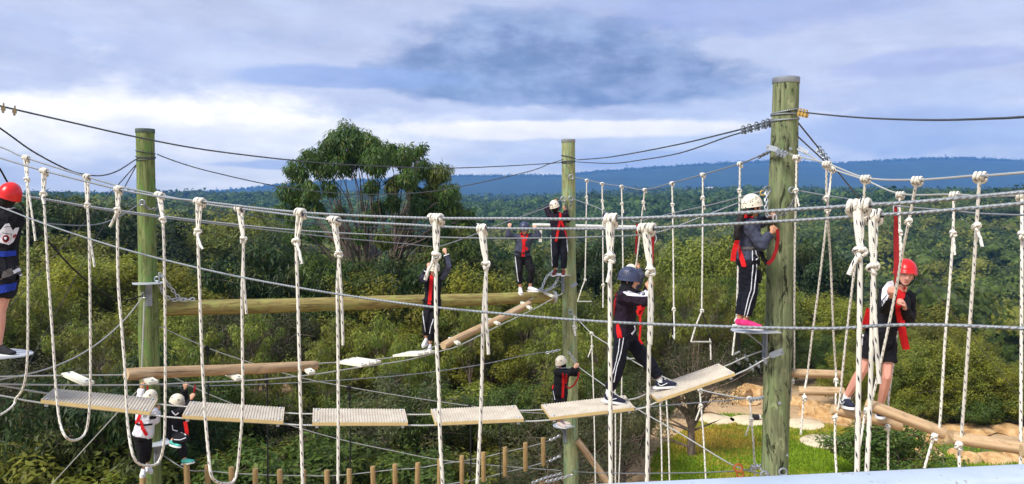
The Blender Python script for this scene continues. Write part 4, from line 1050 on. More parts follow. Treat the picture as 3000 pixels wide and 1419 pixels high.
# ------------------------------------------------------------------ logs
def log_mesh(a, b, r, name, mat, parent=None, label=None, cat='log', group=None, taper=.0, knots=None, chamfer=True):
    a, b = Vector(a), Vector(b); u = (b - a); Ln = u.length; n = max(8, int(Ln / .12))
    mb = MB(); pts = []; rs = []
    e = r * .10
    for i in range(n + 1):
        x = Ln * i / n; pts.append(Vector((x, .004 * math.sin(x * 2.1), .004 * math.sin(x * 1.7 + 1)))); rs.append(lerp(r, r * (1 - taper), i / n) * (1 + .015 * math.sin(x * 3.3 + Ln * 7)))
    pts = [Vector((0, 0, 0)), Vector((e, 0, 0))] + pts[1:-1] + [Vector((Ln - e, 0, 0)), Vector((Ln, 0, 0))]; rs = [rs[0] * .93, rs[0]] + rs[1:-1] + [rs[-1], rs[-1] * .93]
    mb.tube(pts, rs, 22, cap=False, lobes=3, lobe=.02, twist=.8)
    k = len(pts); V = [p for p in mb.v]
    mb.add([V[i] for i in range(22)], [tuple(range(22))[::-1]], mi=1); mb.add([V[(k - 1) * 22 + i] for i in range(22)], [tuple(range(22))], mi=1)
    me = mb.mesh(name, [mat, M_ENDGRAIN]); me.set_sharp_from_angle(angle=math.radians(40))
    o = bpy.data.objects.new(name, me); COL.objects.link(o)
    q = Vector((1, 0, 0)).rotation_difference(u.normalized()); o.rotation_mode = 'QUATERNION'; o.rotation_quaternion = q
    if parent is not None: o.parent = parent; o.location = a - wpos(parent)
    else: o.location = a; tag(o, label, cat, group)
    return o
ga, gb = at(488, 905, 13.5), at(1624, 871, 16.8)
big = empty('log_beam', ga, 'long thick green treated log slung between the mossy and pale poles', 'log')
log_mesh(ga, gb, .135, 'log', M_LOG, big, taper=.10)
mb = MB(); u = (gb - ga).normalized(); mb.tube([gb - u * .05, gb - u * .049, gb + u * .012, gb + u * .015], [.125, .132, .132, .12], 24); mb.build('end_band', M_STEEL_L, big)
bolt(at(824, 899, 14.25), (0, -1, 0), .016, M_STEEL_L, big)
# hanging footbridge of slats and loose logs
la, lb = onp(L02, 369, 1098, .0), onp(L02, 925, 1071, .0)
log_mesh(la, lb, .071, 'hanging_log', M_LOGT, None, 'tan round log lying across slats in front of the mossy green pole')
lc, ld = onp(L02, 1298, 1014), onp(L02, 1551, 891)
log_mesh(lc, ld, .068, 'hanging_log', M_LOGT, None, 'tan round log sloping up towards the platform of the pale pole')
FAR = [(-190, 1106), (0, 1104), (197, 1100), (364, 1099), (640, 1094), (920, 1066), (1008, 1061), (1170, 1044), (1293, 1008), (1420, 946), (1550, 880), (1640, 835)]
NEA = [(-190, 1122), (0, 1126), (246, 1129), (443, 1127), (600, 1120), (762, 1113), (915, 1098), (1043, 1078), (1199, 1054), (1298, 1027), (1347, 1012), (1465, 953), (1558, 909), (1648, 860)]
cable('steel_cable', pts_on(L02, FAR, .22), .009, M_CABLE_L, 'pale cable under the farther ends of the white slats'); cable('steel_cable', pts_on(L02, NEA, -.22), .009, M_CABLE_L, 'pale cable under the nearer ends of the white slats')
fy = lambda x: float(np.interp(x, [p[0] for p in FAR], [p[1] for p in FAR])); ny_ = lambda x: float(np.interp(x, [p[0] for p in NEA], [p[1] for p in NEA]))
def slat(xf, xn, label, n=1, w=.05):
    f, nn = onp(L02, xf, fy(xf) - 5, .25), onp(L02, xn, ny_(xn) - 5, -.25)
    o = empty('slat_step', (f + nn) / 2, label, 'step', 'white slat steps of the hanging log bridge')
    u = (nn - f); t = Vector(L02[1]) - Vector(L02[0]); t = Vector((t.x, t.y, 0)).normalized()
    for k in range(n):
        s = t * ((k - (n - 1) / 2) * w * 2.5)
        mb = MB(); mb.box((f + nn) / 2 + s, u * .5, t * w, Vector((0, 0, .017))); o2 = mb.build('slat', M_SLAT, o, smooth=False)
        for e in (.08, .92): bolt(f.lerp(nn, e) + s + Vector((0, 0, .017)), (0, 0.01, 1), .018, M_BOLT, o2)
slat(196, 260, 'single white slat step hung between cables left of the mossy pole', 1, .06); slat(404, 450, 'single white slat step under the log in front of the mossy pole', 1, .06)
slat(656, 704, 'single white slat step under the middle of the tan log', 1, .06); slat(878, 914, 'single white slat step under the right end of the tan log', 1, .06)
slat(1014, 1088, 'triple white slat step between the two tan logs', 3, .06); slat(1176, 1250, 'triple white slat step under the feet of the climber with raised arm', 3, .06)
slat(1318, 1345, 'single white slat step under the low end of the sloping log'); slat(1432, 1462, 'single white slat step under the middle of the sloping log'); slat(1528, 1556, 'single white slat step near the high end of the sloping log')
slat(1588, 1622, 'single white slat step beside the banded end of the green log')

# ------------------------------------------------------------------ pickets
PX = [(418, 1396, 12.7), (546, 1357, 13.0), (607, 1362, 0), (678, 1369, 0), (748, 1373, 0), (819, 1376, 0), (888, 1377, 0), (957, 1378, 0), (1023, 1374, 0), (1092, 1367, 0), (1157, 1360, 0), (1224, 1356, 0),
      (1288, 1345, 0), (1353, 1336, 0), (1416, 1325, 0), (1479, 1310, 0), (1539, 1297, 0), (1591, 1283, 0)]
picket_me = {}
hp = .62
def picket(i, px, py, d):
    p = at(px, py, d) if d else onp(L12, px, py)
    mb = MB(); r = .05; pts = [Vector((0, 0, -hp)), Vector((0, 0, -hp + .01)), Vector((0, 0, -hp * .5)), Vector((0, 0, -.01)), Vector((0, 0, 0))]
    mb.tube(pts, [r * .92, r, r * 1.01, r, r * .92], 14)
    o = mb.build('picket', M_PICKET, smooth=True, origin=(0, 0, 0)); o.location = p; o.rotation_euler = (random.uniform(-.03, .03), random.uniform(-.04, .04), random.uniform(0, 6))
    lab = 'round timber picket strung upright between two low cables'
    grp = 'timber pickets of the low bridge'
    if i == 0: lab = 'round timber picket under the foot of the white shirt climber'
    if i == 1: lab = 'round timber picket under the foot of the climber in teal shoes'
    if i == len(PX) - 1: lab = 'round timber picket closest to the pale pole chains'
    tag(o, lab, 'picket', grp); return p
pk = [picket(i, *q) for i, q in enumerate(PX)]
for nm, dz, lab in (('steel_cable', -.11, 'pale cable threaded through the upper ends of the pickets'), ('steel_cable', -hp + .07, 'pale cable threaded through the lower ends of the pickets')):
    seq = [onp(L12, 470, 1330 if dz > -.3 else 1420)] + [p + Vector((0, 0, dz)) for p in pk[1:]] + [onp(L12, 1640, 1277 if dz > -.3 else 1338)]
    cable(nm, seq, .009, M_CABLE_L, lab)

# ------------------------------------------------------------------ black droppers
la_y = lambda x: float(np.interp(x, [p[0] for p in LA], [p[1] for p in LA]))
for x, y0, y1 in ((607, None, 1180), (781, None, 1440), (1023, None, 1440), (1376, None, 1440), (1463, None, 1440), (1690, 1212, 1440)):
    a = onp(L12, x, y0 or la_y(x)); b = onp(L12, x + 3, y1); mb = MB(); mb.tube(spline([a, a.lerp(b, .4) + Vector((.01, 0, 0)), b], .1), .014, 7)
    o = mb.build('dropper_rope', M_BLACK); tag(o, 'black rope hanging straight down from the pale cable behind the planks', 'rope', 'black dropper ropes')
    mb = MB(); knot(mb, a.lerp(b, .10), (0, 0, -1), .016, x * .1, .9); hitch(mb, a, (1, .5, -.2), .014, .010, 2); mb.build('knot', M_BLACK, o)

# ------------------------------------------------------------------ trapeze ropes
def hang_rope(name, pts, rr, label, group, kn=None, top_dir=None, tl=None, mat=None, cat='rope'):
    mb = MB(); mb.tube(spline(pts, .06), rr, 8); o = mb.build(name, mat or M_ROPE_FAR); tag(o, label, cat, group)
    if top_dir is not None:
        mb = MB(); hitch(mb, pts[0], top_dir, rr, .010, 3, pts[0].x * 7); mb.build('hitch', mat or M_ROPE_FAR, o)
    for i, k in enumerate(kn or []):
        mb = MB(); knot(mb, k, (0, 0, -1), rr, k.x * 5 + i, 1.0); mb.build('knot', mat or M_ROPE_FAR, o)
    for c, e in (tl or []):
        mb = MB(); tail(mb, c, e, rr); mb.build('tail', mat or M_ROPE_FAR, o)
    return o
M_TRI = plain('trapeze_bar', (.40, .42, .38), .55, .2)
def trapeze(o, top, w, h, yaw):
    """triangular foot bar: pale rope leg, dark webbing leg, metal bar"""
    u = Vector((math.cos(yaw), math.sin(yaw), 0)); a = top + Vector((0, 0, -h)) - u * w * .5; b = top + Vector((0, 0, -h)) + u * w * .5
    mb = MB(); mb.tube([a, b], .013, 8); mb.build('foot_bar', M_TRI, o)
    mb = MB(); mb.tube(spline([top, top.lerp(a, .5) - u * .01, a], .05), .012, 7); mb.build('rope_leg', M_ROPE_FAR, o)
    mb = MB(); s = u.cross((top - b).normalized()); n = (top - b); mb.box((top + b) / 2, n * .5, (top - b).normalized().cross(s) * .005, s * .02); mb.build('webbing_leg', M_BLACK, o)
d23 = Vector((P3.x - P2.x, P3.y - P2.y, 0)).normalized()
TG = 'trapeze ropes between the pale and the weathered pole'
TR = [((1719, 529), (1714, 821), (1714, 884), 1.2, 'trapeze rope with triangular foot bar closest to the pale pole'), ((1764, 539), (1767, 836), (1769, 900), .12, 'trapeze rope with edge on foot bar, second from the pale pole'),
      ((1821, 547), (1826, 850), (1826, 930), .6, 'trapeze rope hidden behind the navy helmet climber at its foot bar'), ((1969, 538), (1974, 907), (1977, 990), .1, 'trapeze rope with edge on foot bar right of the navy helmet climber'),
      ((2059, 513), (2056, 912), (2052, 1001), 1.0, 'trapeze rope with wide open triangular foot bar and hanging tail'), ((2168, 481), (2158, 940), (2155, 1035), .55, 'trapeze rope passing behind the climber in pink shoes')]
for i, (t0, b0, e0, wk, lab) in enumerate(TR):
    a, b, e = onp(L23, *t0), onp(L23, *b0), onp(L23, *e0); h = b.z - e.z; rr = .0125
    kc = a.lerp(b, .17)
    o = hang_rope('trapeze_rope', [a, a.lerp(b, .5) + Vector((.004, 0, 0)), b], rr, lab, TG, [kc, b], d23, [(kc, kc + Vector((.03, -.03, -.16)))] + ([(e + Vector((.14, 0, .05)), e + Vector((.15, -.02, -.26)))] if i == 4 else []))
    trapeze(o, b, .30, h, math.acos(min(1, wk)) if wk < 1 else 0.0)
a = onp(L23, 1889, 557); hnd = onp(L23, 1865, 767); b = onp(L23, 1835, 985); e = onp(L23, 1830, 1050)
kc = a.lerp(hnd, .17); o = hang_rope('trapeze_rope', [a, hnd, b], .0125, 'slanting trapeze rope gripped by the climber behind the navy helmet', TG, [kc, b], d23, [(kc, kc + Vector((.03, 0, -.13)))])
trapeze(o, b, .34, b.z - e.z, .3)
# knotted drop ropes of the level below
DG = 'knotted drop ropes of the level under the planks'
for i, (t0, b0, kk) in enumerate([((1733, 977), (1745, 1450), .085), ((1823, 1040), (1812, 1450), .0), ((1800, 1025), (1803, 1450), 0), ((1931, 1102), (1940, 1450), 0), ((1949, 1108), (1963, 1450), 0), ((2050, 1142), (2070, 1450), .16), ((2197, 1169), (2214, 1450), .22)]):
    a, b = onp(L23, *t0), onp(L23, *b0); ks = [a.lerp(b, kk)] if kk else []
    hang_rope('drop_rope', [a, a.lerp(b, .5) + Vector((.01, 0, 0)), b], .0125, ['drop rope with knot close to the pale pole', 'thin pale drop rope behind the navy helmet climber legs', 'thin pale drop rope behind the navy helmet climber legs', 'pale drop rope under the tilted plank', 'pale drop rope under the tilted plank',
              'drop rope with big knot over the lawn', 'drop rope with knot beside the foot of the weathered pole'][i], DG, ks, d23 if kk else None, [(k, k + Vector((-.08, -.03, -.2))) for k in ks])
a, b = at(1682, 925, 17.0), at(1683, 975, 17.0)
hang_rope('short_rope', [a, (a + b) / 2, b], .02, 'short knotted white rope end tied to the pale pole', None, [a.lerp(b, .7)], None, [(a.lerp(b, .7), at(1686, 985, 16.9))])
br = log_mesh(at(1690, 1290, 17.1), at(1800, 1440, 17.1), .075, 'brace_timber', M_LOGT, None, 'tan round brace timber slanting away from the foot of the pale pole', 'timber')
# pale beam hanging behind the pale pole
log_mesh(at(1560, 660, 20), at(1880, 666, 20), .045, 'pale_beam', plain('pale_pipe', (.55, .56, .53), .6), None, 'pale horizontal beam behind the climbers of the pale pole', 'beam')
mb = MB(); p = at(1583, 690, 19.9); mb.box(p, (.04, 0, 0), (0, .02, 0), (0, 0, .17)); o = mb.build('hanging_board', plain('pale_board', (.6, .58, .5), .7), smooth=False); tag(o, 'small pale board hanging from the horizontal beam', 'board')

# ------------------------------------------------------------------ log steps on the right
def cab_r(lst, r, mat, label): return cable('steel_cable', [at(x, y, d) for x, y, d in lst] + [Vector((3.75, 1.2, lst[-1][3] if len(lst[-1]) > 3 else H + .4))], r, mat, label) if False else cable('steel_cable', [at(x, y, d) for x, y, d in lst], r, mat, label)
RA = [(2306, 450, 9.15), (2334, 458, 9.1), (2422, 479, 8.1), (2535, 521, 7.2), (2686, 527, 6.3), (2870, 514, 5.46), (3000, 506, 4.9), (7400, 120, 1.38)]
RB = [(2356, 446, 9.15), (2437, 494, 9.0), (2535, 528, 8.5), (2636, 568, 8.0), (2794, 570, 7.0), (2994, 573, 6.08), (8000, 420, 1.36)]
RC = [(2338, 558, 9.2), (2400, 570, 8.9), (2498, 585, 8.2), (2607, 602, 7.45), (2794, 618, 6.5), (3000, 631, 5.5), (7700, 760, 1.38)]
ca, spA = cab_r(RA, .0085, M_CABLE_L, 'pale cable holding the left ropes of the hanging log steps'); cb, spBr = cab_r(RB, .0085, M_CABLE_L, 'pale cable holding the right ropes of the hanging log steps')
cc, _ = cab_r(RC, .0078, M_CABLE, 'thin cable with the red strap of the girl in red helmet')
clamps(ca, [at(2280, 443, 9.1), at(2290, 446, 9.1), at(2299, 449, 9.1)], [(1, -.1, -.3)] * 3, 1.8, M_STEEL)
LG = 'hanging log steps right of the weathered pole'
LOGS = [((2303, 1093, 9.45), (2464, 1099, 9.35), .052, 'upper short log step hung close to the weathered pole'), ((2340, 1146, 9.05), (2473, 1149, 8.95), .053, 'lower short log step hung close to the weathered pole'),
        ((2437, 1200, 8.05), (2640, 1248, 7.95), .056, 'log step under the navy shoe of the girl in red helmet'), ((2535, 1183, 7.35), (2769, 1272, 7.05), .054, 'tilted log step crossing in front of the girl in red helmet'),
        ((2794, 1284, 6.0), (3010, 1318, 5.75), .050, 'log step with round cut end beside the tilted log'), ((2992, 1322, 5.3), (3230, 1332, 5.2), .046, 'log step cut end at the edge of the picture past the others')]
for a, b, r, lab in LOGS: log_mesh(at(*a), at(*b), r, 'log_step', M_LOGT, None, lab, 'log', LG)
RG = 'white ropes holding the hanging log steps'
RR = .0122
def R_(pts, kn, lab, tdir=(1, -1, 0), tl=None):
    P = [at(*p) for p in pts]
    hang_rope('step_rope', P, RR, lab, RG, [at(*k) for k in kn], tdir, [(at(*a), at(*b)) for a, b in (tl or [])], M_ROPE)
R_([(2334, 462, 9.1), (2332, 558, 9.12), (2329, 700, 9.2), (2327, 900, 9.3), (2326, 1090, 9.42), (2320, 1116, 9.42), (2316, 1176, 9.4)], [(2331, 560, 9.08), (2320, 1118, 9.38)], 'white step rope hanging along the right side of the weathered pole', tl=[((2331, 562, 9.1), (2341, 605, 9.05))])
R_([(2422, 481, 8.1), (2421, 560, 8.2), (2424, 618, 8.25), (2400, 830, 8.6), (2380, 980, 8.85), (2366, 1092, 9.05), (2357, 1150, 9.0), (2346, 1274, 9.0)], [(2420, 582, 8.18), (2357, 1168, 8.95)], 'white step rope joined to its neighbour by a knot, slanting to the lower short log')
R_([(2437, 494, 9.0), (2430, 560, 9.0), (2425, 618, 8.3), (2434, 780, 8.7), (2442, 980, 9.0), (2449, 1094, 9.2), (2449, 1141, 8.95), (2448, 1215, 8.9)], [(2425, 618, 8.22), (2449, 1117, 9.1)], 'white step rope joined to its neighbour by a knot, hanging to the upper short log')
R_([(2535, 523, 7.2), (2528, 610, 7.3), (2506, 770, 7.5), (2479, 991, 7.8), (2459, 1180, 7.98), (2449, 1220, 8.0), (2446, 1300, 7.98), (2451, 1390, 7.95)], [(2446, 1226, 7.92)], 'white step rope down to the navy shoe of the girl in red helmet')
R_([(2636, 570, 8.0), (2636, 683, 8.0), (2636, 800, 8.0), (2626, 991, 8.0), (2604, 1160, 7.98), (2602, 1252, 7.95), (2602, 1390, 7.95)], [(2636, 683, 7.96), (2600, 1254, 7.9)], 'white step rope hanging behind the girl in red helmet', tl=[((2637, 690, 7.95), (2643, 760, 7.9))])
R_([(2686, 528, 6.3), (2662, 651, 6.5), (2641, 755, 6.7), (2627, 838, 6.85), (2597, 985, 7.05), (2553, 1180, 7.25), (2535, 1215, 7.3), (2525, 1270, 7.3), (2505, 1390, 7.3)], [(2662, 651, 6.45), (2540, 1206, 7.25)], 'white step rope gripped by the girl in red helmet')
R_([(2794, 571, 7.0), (2792, 686, 7.0), (2781, 850, 7.0), (2769, 991, 7.0), (2752, 1255, 7.05), (2735, 1284, 7.02), (2708, 1372, 7.0)], [(2792, 686, 6.95), (2737, 1282, 6.95)], 'white step rope with short tail at the right end of the tilted log', tl=[((2792, 692, 6.95), (2797, 748, 6.9))])
R_([(2870, 516, 5.46), (2861, 666, 5.55), (2850, 830, 5.65), (2838, 991, 5.75), (2816, 1285, 5.95), (2810, 1310, 5.93), (2811, 1372, 5.9)], [(2861, 666, 5.5), (2809, 1308, 5.88)], 'white step rope with loose tail at the cut end log step', tl=[((2862, 672, 5.5), (2878, 724, 5.45))])
R_([(2994, 573, 6.08), (2994, 690, 6.0), (2993, 900, 5.9), (2990, 1320, 5.78), (2989, 1400, 5.75)], [(2994, 690, 5.95)], 'white step rope hanging at the far right log step end')

# ------------------------------------------------------------------ railing of the viewing deck
def m_rail(t):
    tc = t.n('ShaderNodeTexCoord'); n = t.noise(tc.outputs['Object'], 9, 5, .6); n2 = t.noise(tc.outputs['Object'], 55, 3, .6)
    c = t.ramp(n, [(.3, (.36, .43, .52)), (.7, (.45, .52, .60))]); c = t.mix(t.smooth(n2, .66, .70), c, (.30, .29, .29))
    return principled(t, c, .45, 0, n2, .1, .002, .4)
M_RAIL = material('painted_rail', m_rail)
ra, rb = at(1150, 1466, 1.17), at(3200, 1368, 1.33)
o = empty('deck_railing', (ra.x, ra.y, H - 1.5), 'pale blue grey painted steel handrail of the viewing deck', 'railing')
u = (rb - ra).normalized(); ra2 = ra - u * .9; rb2 = rb + u * 2.0; mb = MB(); v = Vector((0, 0, 1)); s = u.cross(v).normalized(); v = s.cross(u)
prof = []
for cx, cy, a0 in ((1, 1, 0), (-1, 1, 90), (-1, -1, 180), (1, -1, 270)):
    for a in (0, 30, 60, 90): prof.append((cx * .026 + .014 * math.cos(math.radians(a0 + a)), cy * .026 + .014 * math.sin(math.radians(a0 + a)) - .04))
m = len(prof); V = [e + s * p - u * 0 + v * q for e in (ra2, rb2) for p, q in prof]
mb.add(V, [(i, (i + 1) % m, m + (i + 1) % m, m + i) for i in range(m)] + [tuple(range(m))[::-1], tuple(range(m, 2 * m))]); mb.build('top_rail', M_RAIL, o)
for f in (.12, .55, .95):
    p = ra2.lerp(rb2, f); mb = MB(); mb.box(Vector((p.x, p.y, p.z - .08 - .5)), (.02, 0, 0), (0, .02, 0), (0, 0, .5)); mb.build('post', M_RAIL, o, smooth=False)
def gpt(px, py, z=0.0):
    r = ray(px, py); s = (z - H) / r.z; return Vector((r.x * s, r.y * s, z))
DISCS = [(2098, 1231, .72), (2193, 1234, .72), (2354, 1245, .76), (2416, 1297, .84)]
# ================================================================== LAWN, STONES, FAR HOUSES
def m_lawn(t):
    geo = t.n('ShaderNodeNewGeometry'); p = geo.outputs['Position']; n = t.noise(p, .45, 5, .6, .3); n2 = t.noise(p, 5, 6, .7)
    g = t.ramp(n2, [(.3, (.12, .20, .012)), (.55, (.22, .30, .018)), (.75, (.32, .33, .03))])
    c = t.mix(t.smooth(n, .47, .60), g, (.46, .32, .05))
    return principled(t, c, .95, 0, n2, .8, .05, .1)
M_LAWN = material('lawn', m_lawn)
def lawn():
    out = [(1905, 1405), (1915, 1330), (1960, 1290), (2010, 1255), (2040, 1222), (2140, 1214), (2290, 1226), (2380, 1236), (2500, 1256), (2640, 1266), (2800, 1292), (2960, 1335), (3000, 1420), (2500, 1440), (2250, 1435), (2080, 1425)]
    pts = []
    for x, y in out:
        r = ray(x, y); s = -H / r.z; pts.append(Vector((r.x * s, r.y * s, .004)))
    c = sum(pts, Vector()) / len(pts); sp = spline(pts + [pts[0]], .5)[:-1]
    V = [c] + sp; n = len(sp); mb = MB(); mb.add(V, [(0, 1 + i, 1 + (i + 1) % n) for i in range(n)])
    o = mb.build('lawn', M_LAWN, smooth=False, origin=(0, 0, 0)); tag(o, kind='structure')
    # grass blades
    xs = np.array([p.x for p in sp]); ys = np.array([p.y for p in sp])
    P = np.column_stack([rng.uniform(xs.min(), xs.max(), 46000), rng.uniform(ys.min(), ys.max(), 46000)])
    ins = np.zeros(len(P), bool); j = n - 1
    for i in range(n):
        cnd = ((ys[i] > P[:, 1]) != (ys[j] > P[:, 1])) & (P[:, 0] < (xs[j] - xs[i]) * (P[:, 1] - ys[i]) / (ys[j] - ys[i] + 1e-12) + xs[i]); ins ^= cnd; j = i
    for px_, py_, r_ in DISCS: g_ = gpt(px_, py_); ins &= (P[:, 0] - g_.x) ** 2 + (P[:, 1] - g_.y) ** 2 > (r_ + .04) ** 2
    P = P[ins]; k = len(P); C = np.column_stack([P, np.zeros(k)]); D = rng.normal(size=(k, 3)) * .5; D[:, 2] = 1
    dry = (np.sin(P[:, 0] * 1.1) + np.sin(P[:, 1] * .9 + 1) + rng.normal(size=k) * .7) > .35
    T = np.where(dry[:, None], np.array([.46, .34, .06]), np.array([.20, .30, .018])) * rng.uniform(.7, 1.3, (k, 1))
    me = leaves_mesh('grass', C, D, rng.uniform(.06, .15, k), np.full(k, .03), T, M_LEAF)
    o = bpy.data.objects.new('grass', me); COL.objects.link(o); tag(o, 'short bright green and straw coloured grass on the clearing', 'grass', kind='stuff')
lawn()
M_DISC = plain('sand_disc', (.66, .54, .36), .9, 0, .22, 2.2, .4)
def m_mapdisc(t):
    tc = t.n('ShaderNodeTexCoord'); n = t.noise(tc.outputs['Object'], 1.9, 4, .6, .6); v = t.m('ABSOLUTE', t.m('SUBTRACT', n, .5))
    c = t.mix(t.smooth(v, .012, .03), (.36, .27, .17), (.66, .56, .38)); return principled(t, c, .9, 0, n, .2)
M_MAPD = material('marked_disc', m_mapdisc)
for i, (px, py, r, lab) in enumerate([(2098, 1231, .72, 'round sandy disc on the lawn edge left of the weathered pole, part hidden by twigs'), (2193, 1234, .72, 'round sandy disc with a small black drum on the lawn'), (2354, 1245, .76, 'plain round sandy disc right of the weathered pole'), (2416, 1297, .84, 'largest round disc on the lawn with dark map like lines')]):
    c = gpt(px, py); mb = MB(); pts = [c + Vector((0, 0, z)) for z in (-.05, .035, .05)]
    mb.tube(pts, [r, r, r - .02], 40, lobes=4, lobe=.015); o = mb.build('ground_disc', M_MAPD if i == 3 else M_DISC, origin=c); tag(o, lab, 'disc')
c = gpt(2212, 1234); mb = MB(); mb.tube([c + Vector((-.12, 0, .16)), c + Vector((.14, 0, .16))], .11, 16); o = mb.build('drum', M_BLACK, origin=c); tag(o, 'small black drum lying on a round sandy disc', 'drum')
mb = MB(); mb.tube([c + Vector((.14, 0, .16)), c + Vector((.21, 0, .16))], .09, 16); mb.build('drum_end', plain('drum_end', (.6, .6, .58), .6), o)

def m_sand(t):
    tc = t.n('ShaderNodeTexCoord'); n = t.noise(tc.outputs['Object'], 1.8, 7, .62, .4); n2 = t.noise(tc.outputs['Object'], 11, 4)
    c = t.ramp(n, [(.3, (.20, .10, .04)), (.45, (.50, .30, .13)), (.58, (.62, .42, .21)), (.72, (.68, .53, .34))])
    return principled(t, c, .9, 0, t.m('ADD', n, t.m('MULTIPLY', n2, .4)), .7, .12, .15)
M_SAND = material('sandstone', m_sand)
def boulder(px, py, w, h, dz, i):
    p = gpt(px, py); k = p.y / FPX; w *= k; h *= k; R = random.Random(i)
    bm = bmesh.new(); bmesh.ops.create_icosphere(bm, subdivisions=3, radius=1)
    cuts = [Vector((R.gauss(0, 1), R.gauss(0, 1), R.gauss(0, .8))).normalized() for _ in range(7)]
    lv = [R.uniform(.5, .85) for _ in cuts]
    for v in bm.verts:
        co = v.co.copy()
        for cu, l in zip(cuts, lv):
            d = co.dot(cu)
            if d > l: co -= cu * (d - l) * .9
        co += co * .16 * noise.noise(co * 1.7 + Vector((i, 0, 0))) + co * .05 * noise.noise(co * 5 + Vector((i, 3, 0)))
        v.co = Vector((co.x * w, co.y * w * .8, co.z * h * 1.1))
    me = bpy.data.meshes.new('boulder'); bm.to_mesh(me); bm.free(); me.materials.append(M_SAND); me.polygons.foreach_set('use_smooth', [True] * len(me.polygons)); me.set_sharp_from_angle(angle=math.radians(28))
    o = bpy.data.objects.new('boulder', me); COL.objects.link(o); o.location = p + Vector((0, 0, h * .55 + dz)); o.rotation_euler = (0, 0, R.uniform(-.5, .5)); return o
BO = [(2175, 1165, 34, 26), (2208, 1160, 40, 32), (2150, 1172, 24, 14), (2190, 1182, 46, 12), (2300, 1172, 26, 18), (2335, 1180, 40, 16), (2375, 1200, 42, 24), (2360, 1216, 30, 16), (2408, 1222, 36, 24), (2432, 1232, 30, 20), (2470, 1238, 38, 22), (2424, 1196, 22, 12),
      (2660, 1275, 36, 24), (2700, 1290, 26, 14), (2748, 1300, 48, 38), (2722, 1340, 56, 26), (2800, 1330, 30, 16), (2836, 1352, 40, 24), (2910, 1352, 64, 20), (2985, 1350, 50, 24), (2770, 1250, 60, 12), (2850, 1258, 90, 14), (2960, 1262, 80, 15), (2600, 1250, 50, 14), (2880, 1300, 30, 10), (1905, 1180, 40, 18), (1870, 1195, 34, 14), (1780, 1200, 40, 12), (945, 1300, 40, 18), (1180, 1275, 40, 16), (760, 1270, 50, 20), (1000, 1265, 30, 12)]
for i, (px, py, w, h) in enumerate(BO):
    o = boulder(px, py, w, h, -.1, i)
    lab = ('pile of' if 0 else '') + ('tan sandstone boulder in the pile behind the weathered pole' if i < 4 else 'orange tan sandstone boulder bordering the lawn under the short log steps' if i < 12 else 'tan sandstone boulder under the long log steps' if i < 20 else 'flat tan sandstone ledge at the edge of the clearing' if i < 25 else 'tan rock showing between the thicket stems')
    grp = 'sandstone boulders behind the pole' if i < 4 else 'boulders bordering the lawn' if i < 12 else 'boulders under the log steps' if i < 20 else 'flat ledges of the clearing' if i < 25 else 'rocks among the thicket'
    tag(o, lab, 'boulder', grp)
def m_water(t):
    tc = t.n('ShaderNodeTexCoord'); n = t.noise(tc.outputs['Object'], 3, 3); return principled(t, (.12, .15, .15), .12, 0, n, .1, .02, .5)
c = gpt(2925, 1322); mb = MB(); n = 30; mb.add([c + Vector((0, 0, .006))] + [c + Vector((math.cos(a) * 1.9 * (1 + .2 * math.sin(3 * a)), math.sin(a) * .9, .006)) for a in np.linspace(0, 2 * math.pi, n, endpoint=False)], [(0, 1 + i, 1 + (i + 1) % n) for i in range(n)])
o = mb.build('water', material('pond', m_water), origin=c, smooth=False); tag(o, kind='structure')
# twisted grey tree on the lawn edge
tm = tree_meshes('lawn_tree', 41, 5.0, 4.6, 1.9, 34, 260, .13, .028, 'grey', .3, .5, .17, 1, 14)
p = gpt(2028, 1335); place_tree(tm, 'lawn_tree', (p.x, p.y, 0), .8, 2.2, 'grey trunked twisted tree standing on the edge of the lawn under the planks', None)

# far houses and mast
M_WALL = plain('far_white_wall', (.78, .76, .72), .8); M_ROOF = plain('far_red_roof', (.38, .14, .08), .8); M_GLASS = plain('far_window', (.05, .06, .08), .3)
def house(px, py, d, w, h, dp, label, roofm, group='far houses on the hillside'):
    p = at(px, py, d); o = empty('house', p, label, 'house', group)
    mb = MB(); mb.box(p + Vector((0, 0, h * .5 - 8)), (w * .5, 0, 0), (0, dp * .5, 0), (0, 0, h * .5 + 8)); mb.build('wall', M_WALL, o, smooth=False)
    mb = MB(); e = w * .06; z = p.z + h; V = [(p.x - w / 2 - e, p.y - dp / 2 - e, z), (p.x + w / 2 + e, p.y - dp / 2 - e, z), (p.x + w / 2 + e, p.y + dp / 2 + e, z), (p.x - w / 2 - e, p.y + dp / 2 + e, z), (p.x - w * .3, p.y, z + h * .55), (p.x + w * .3, p.y, z + h * .55)]
    mb.add(V, [(0, 1, 5, 4), (1, 2, 5), (2, 3, 4, 5), (3, 0, 4), (3, 2, 1, 0)]); mb.build('roof', roofm, o, smooth=False)
    for k in range(3):
        mb = MB(); mb.box(p + Vector((w * (-.3 + .3 * k), -dp / 2 - .05, h * .5)), (w * .07, 0, 0), (0, .06, 0), (0, 0, h * .2)); mb.build('window', M_GLASS, o, smooth=False)
M_RW = plain('far_pale_roof', (.70, .70, .72), .7)
house(2975, 650, 420, 15, 3.0, 8, 'long white house among the trees on the right slope', M_ROOF); house(2816, 661, 400, 3.4, 2.2, 4, 'small pale shed among the trees of the right slope', M_RW); house(2826, 652, 430, 2.6, 1.6, 4, 'second small pale shed among the trees of the right slope', M_RW)
house(2022, 566, 1900, 26, 7, 14, 'red roofed white house at the foot of the blue ridge', M_ROOF); house(2082, 561, 1950, 30, 7, 14, 'pale roofed house at the foot of the blue ridge', M_RW); house(2140, 572, 1800, 18, 6, 12, 'low white house beside the field at the ridge foot', M_RW)
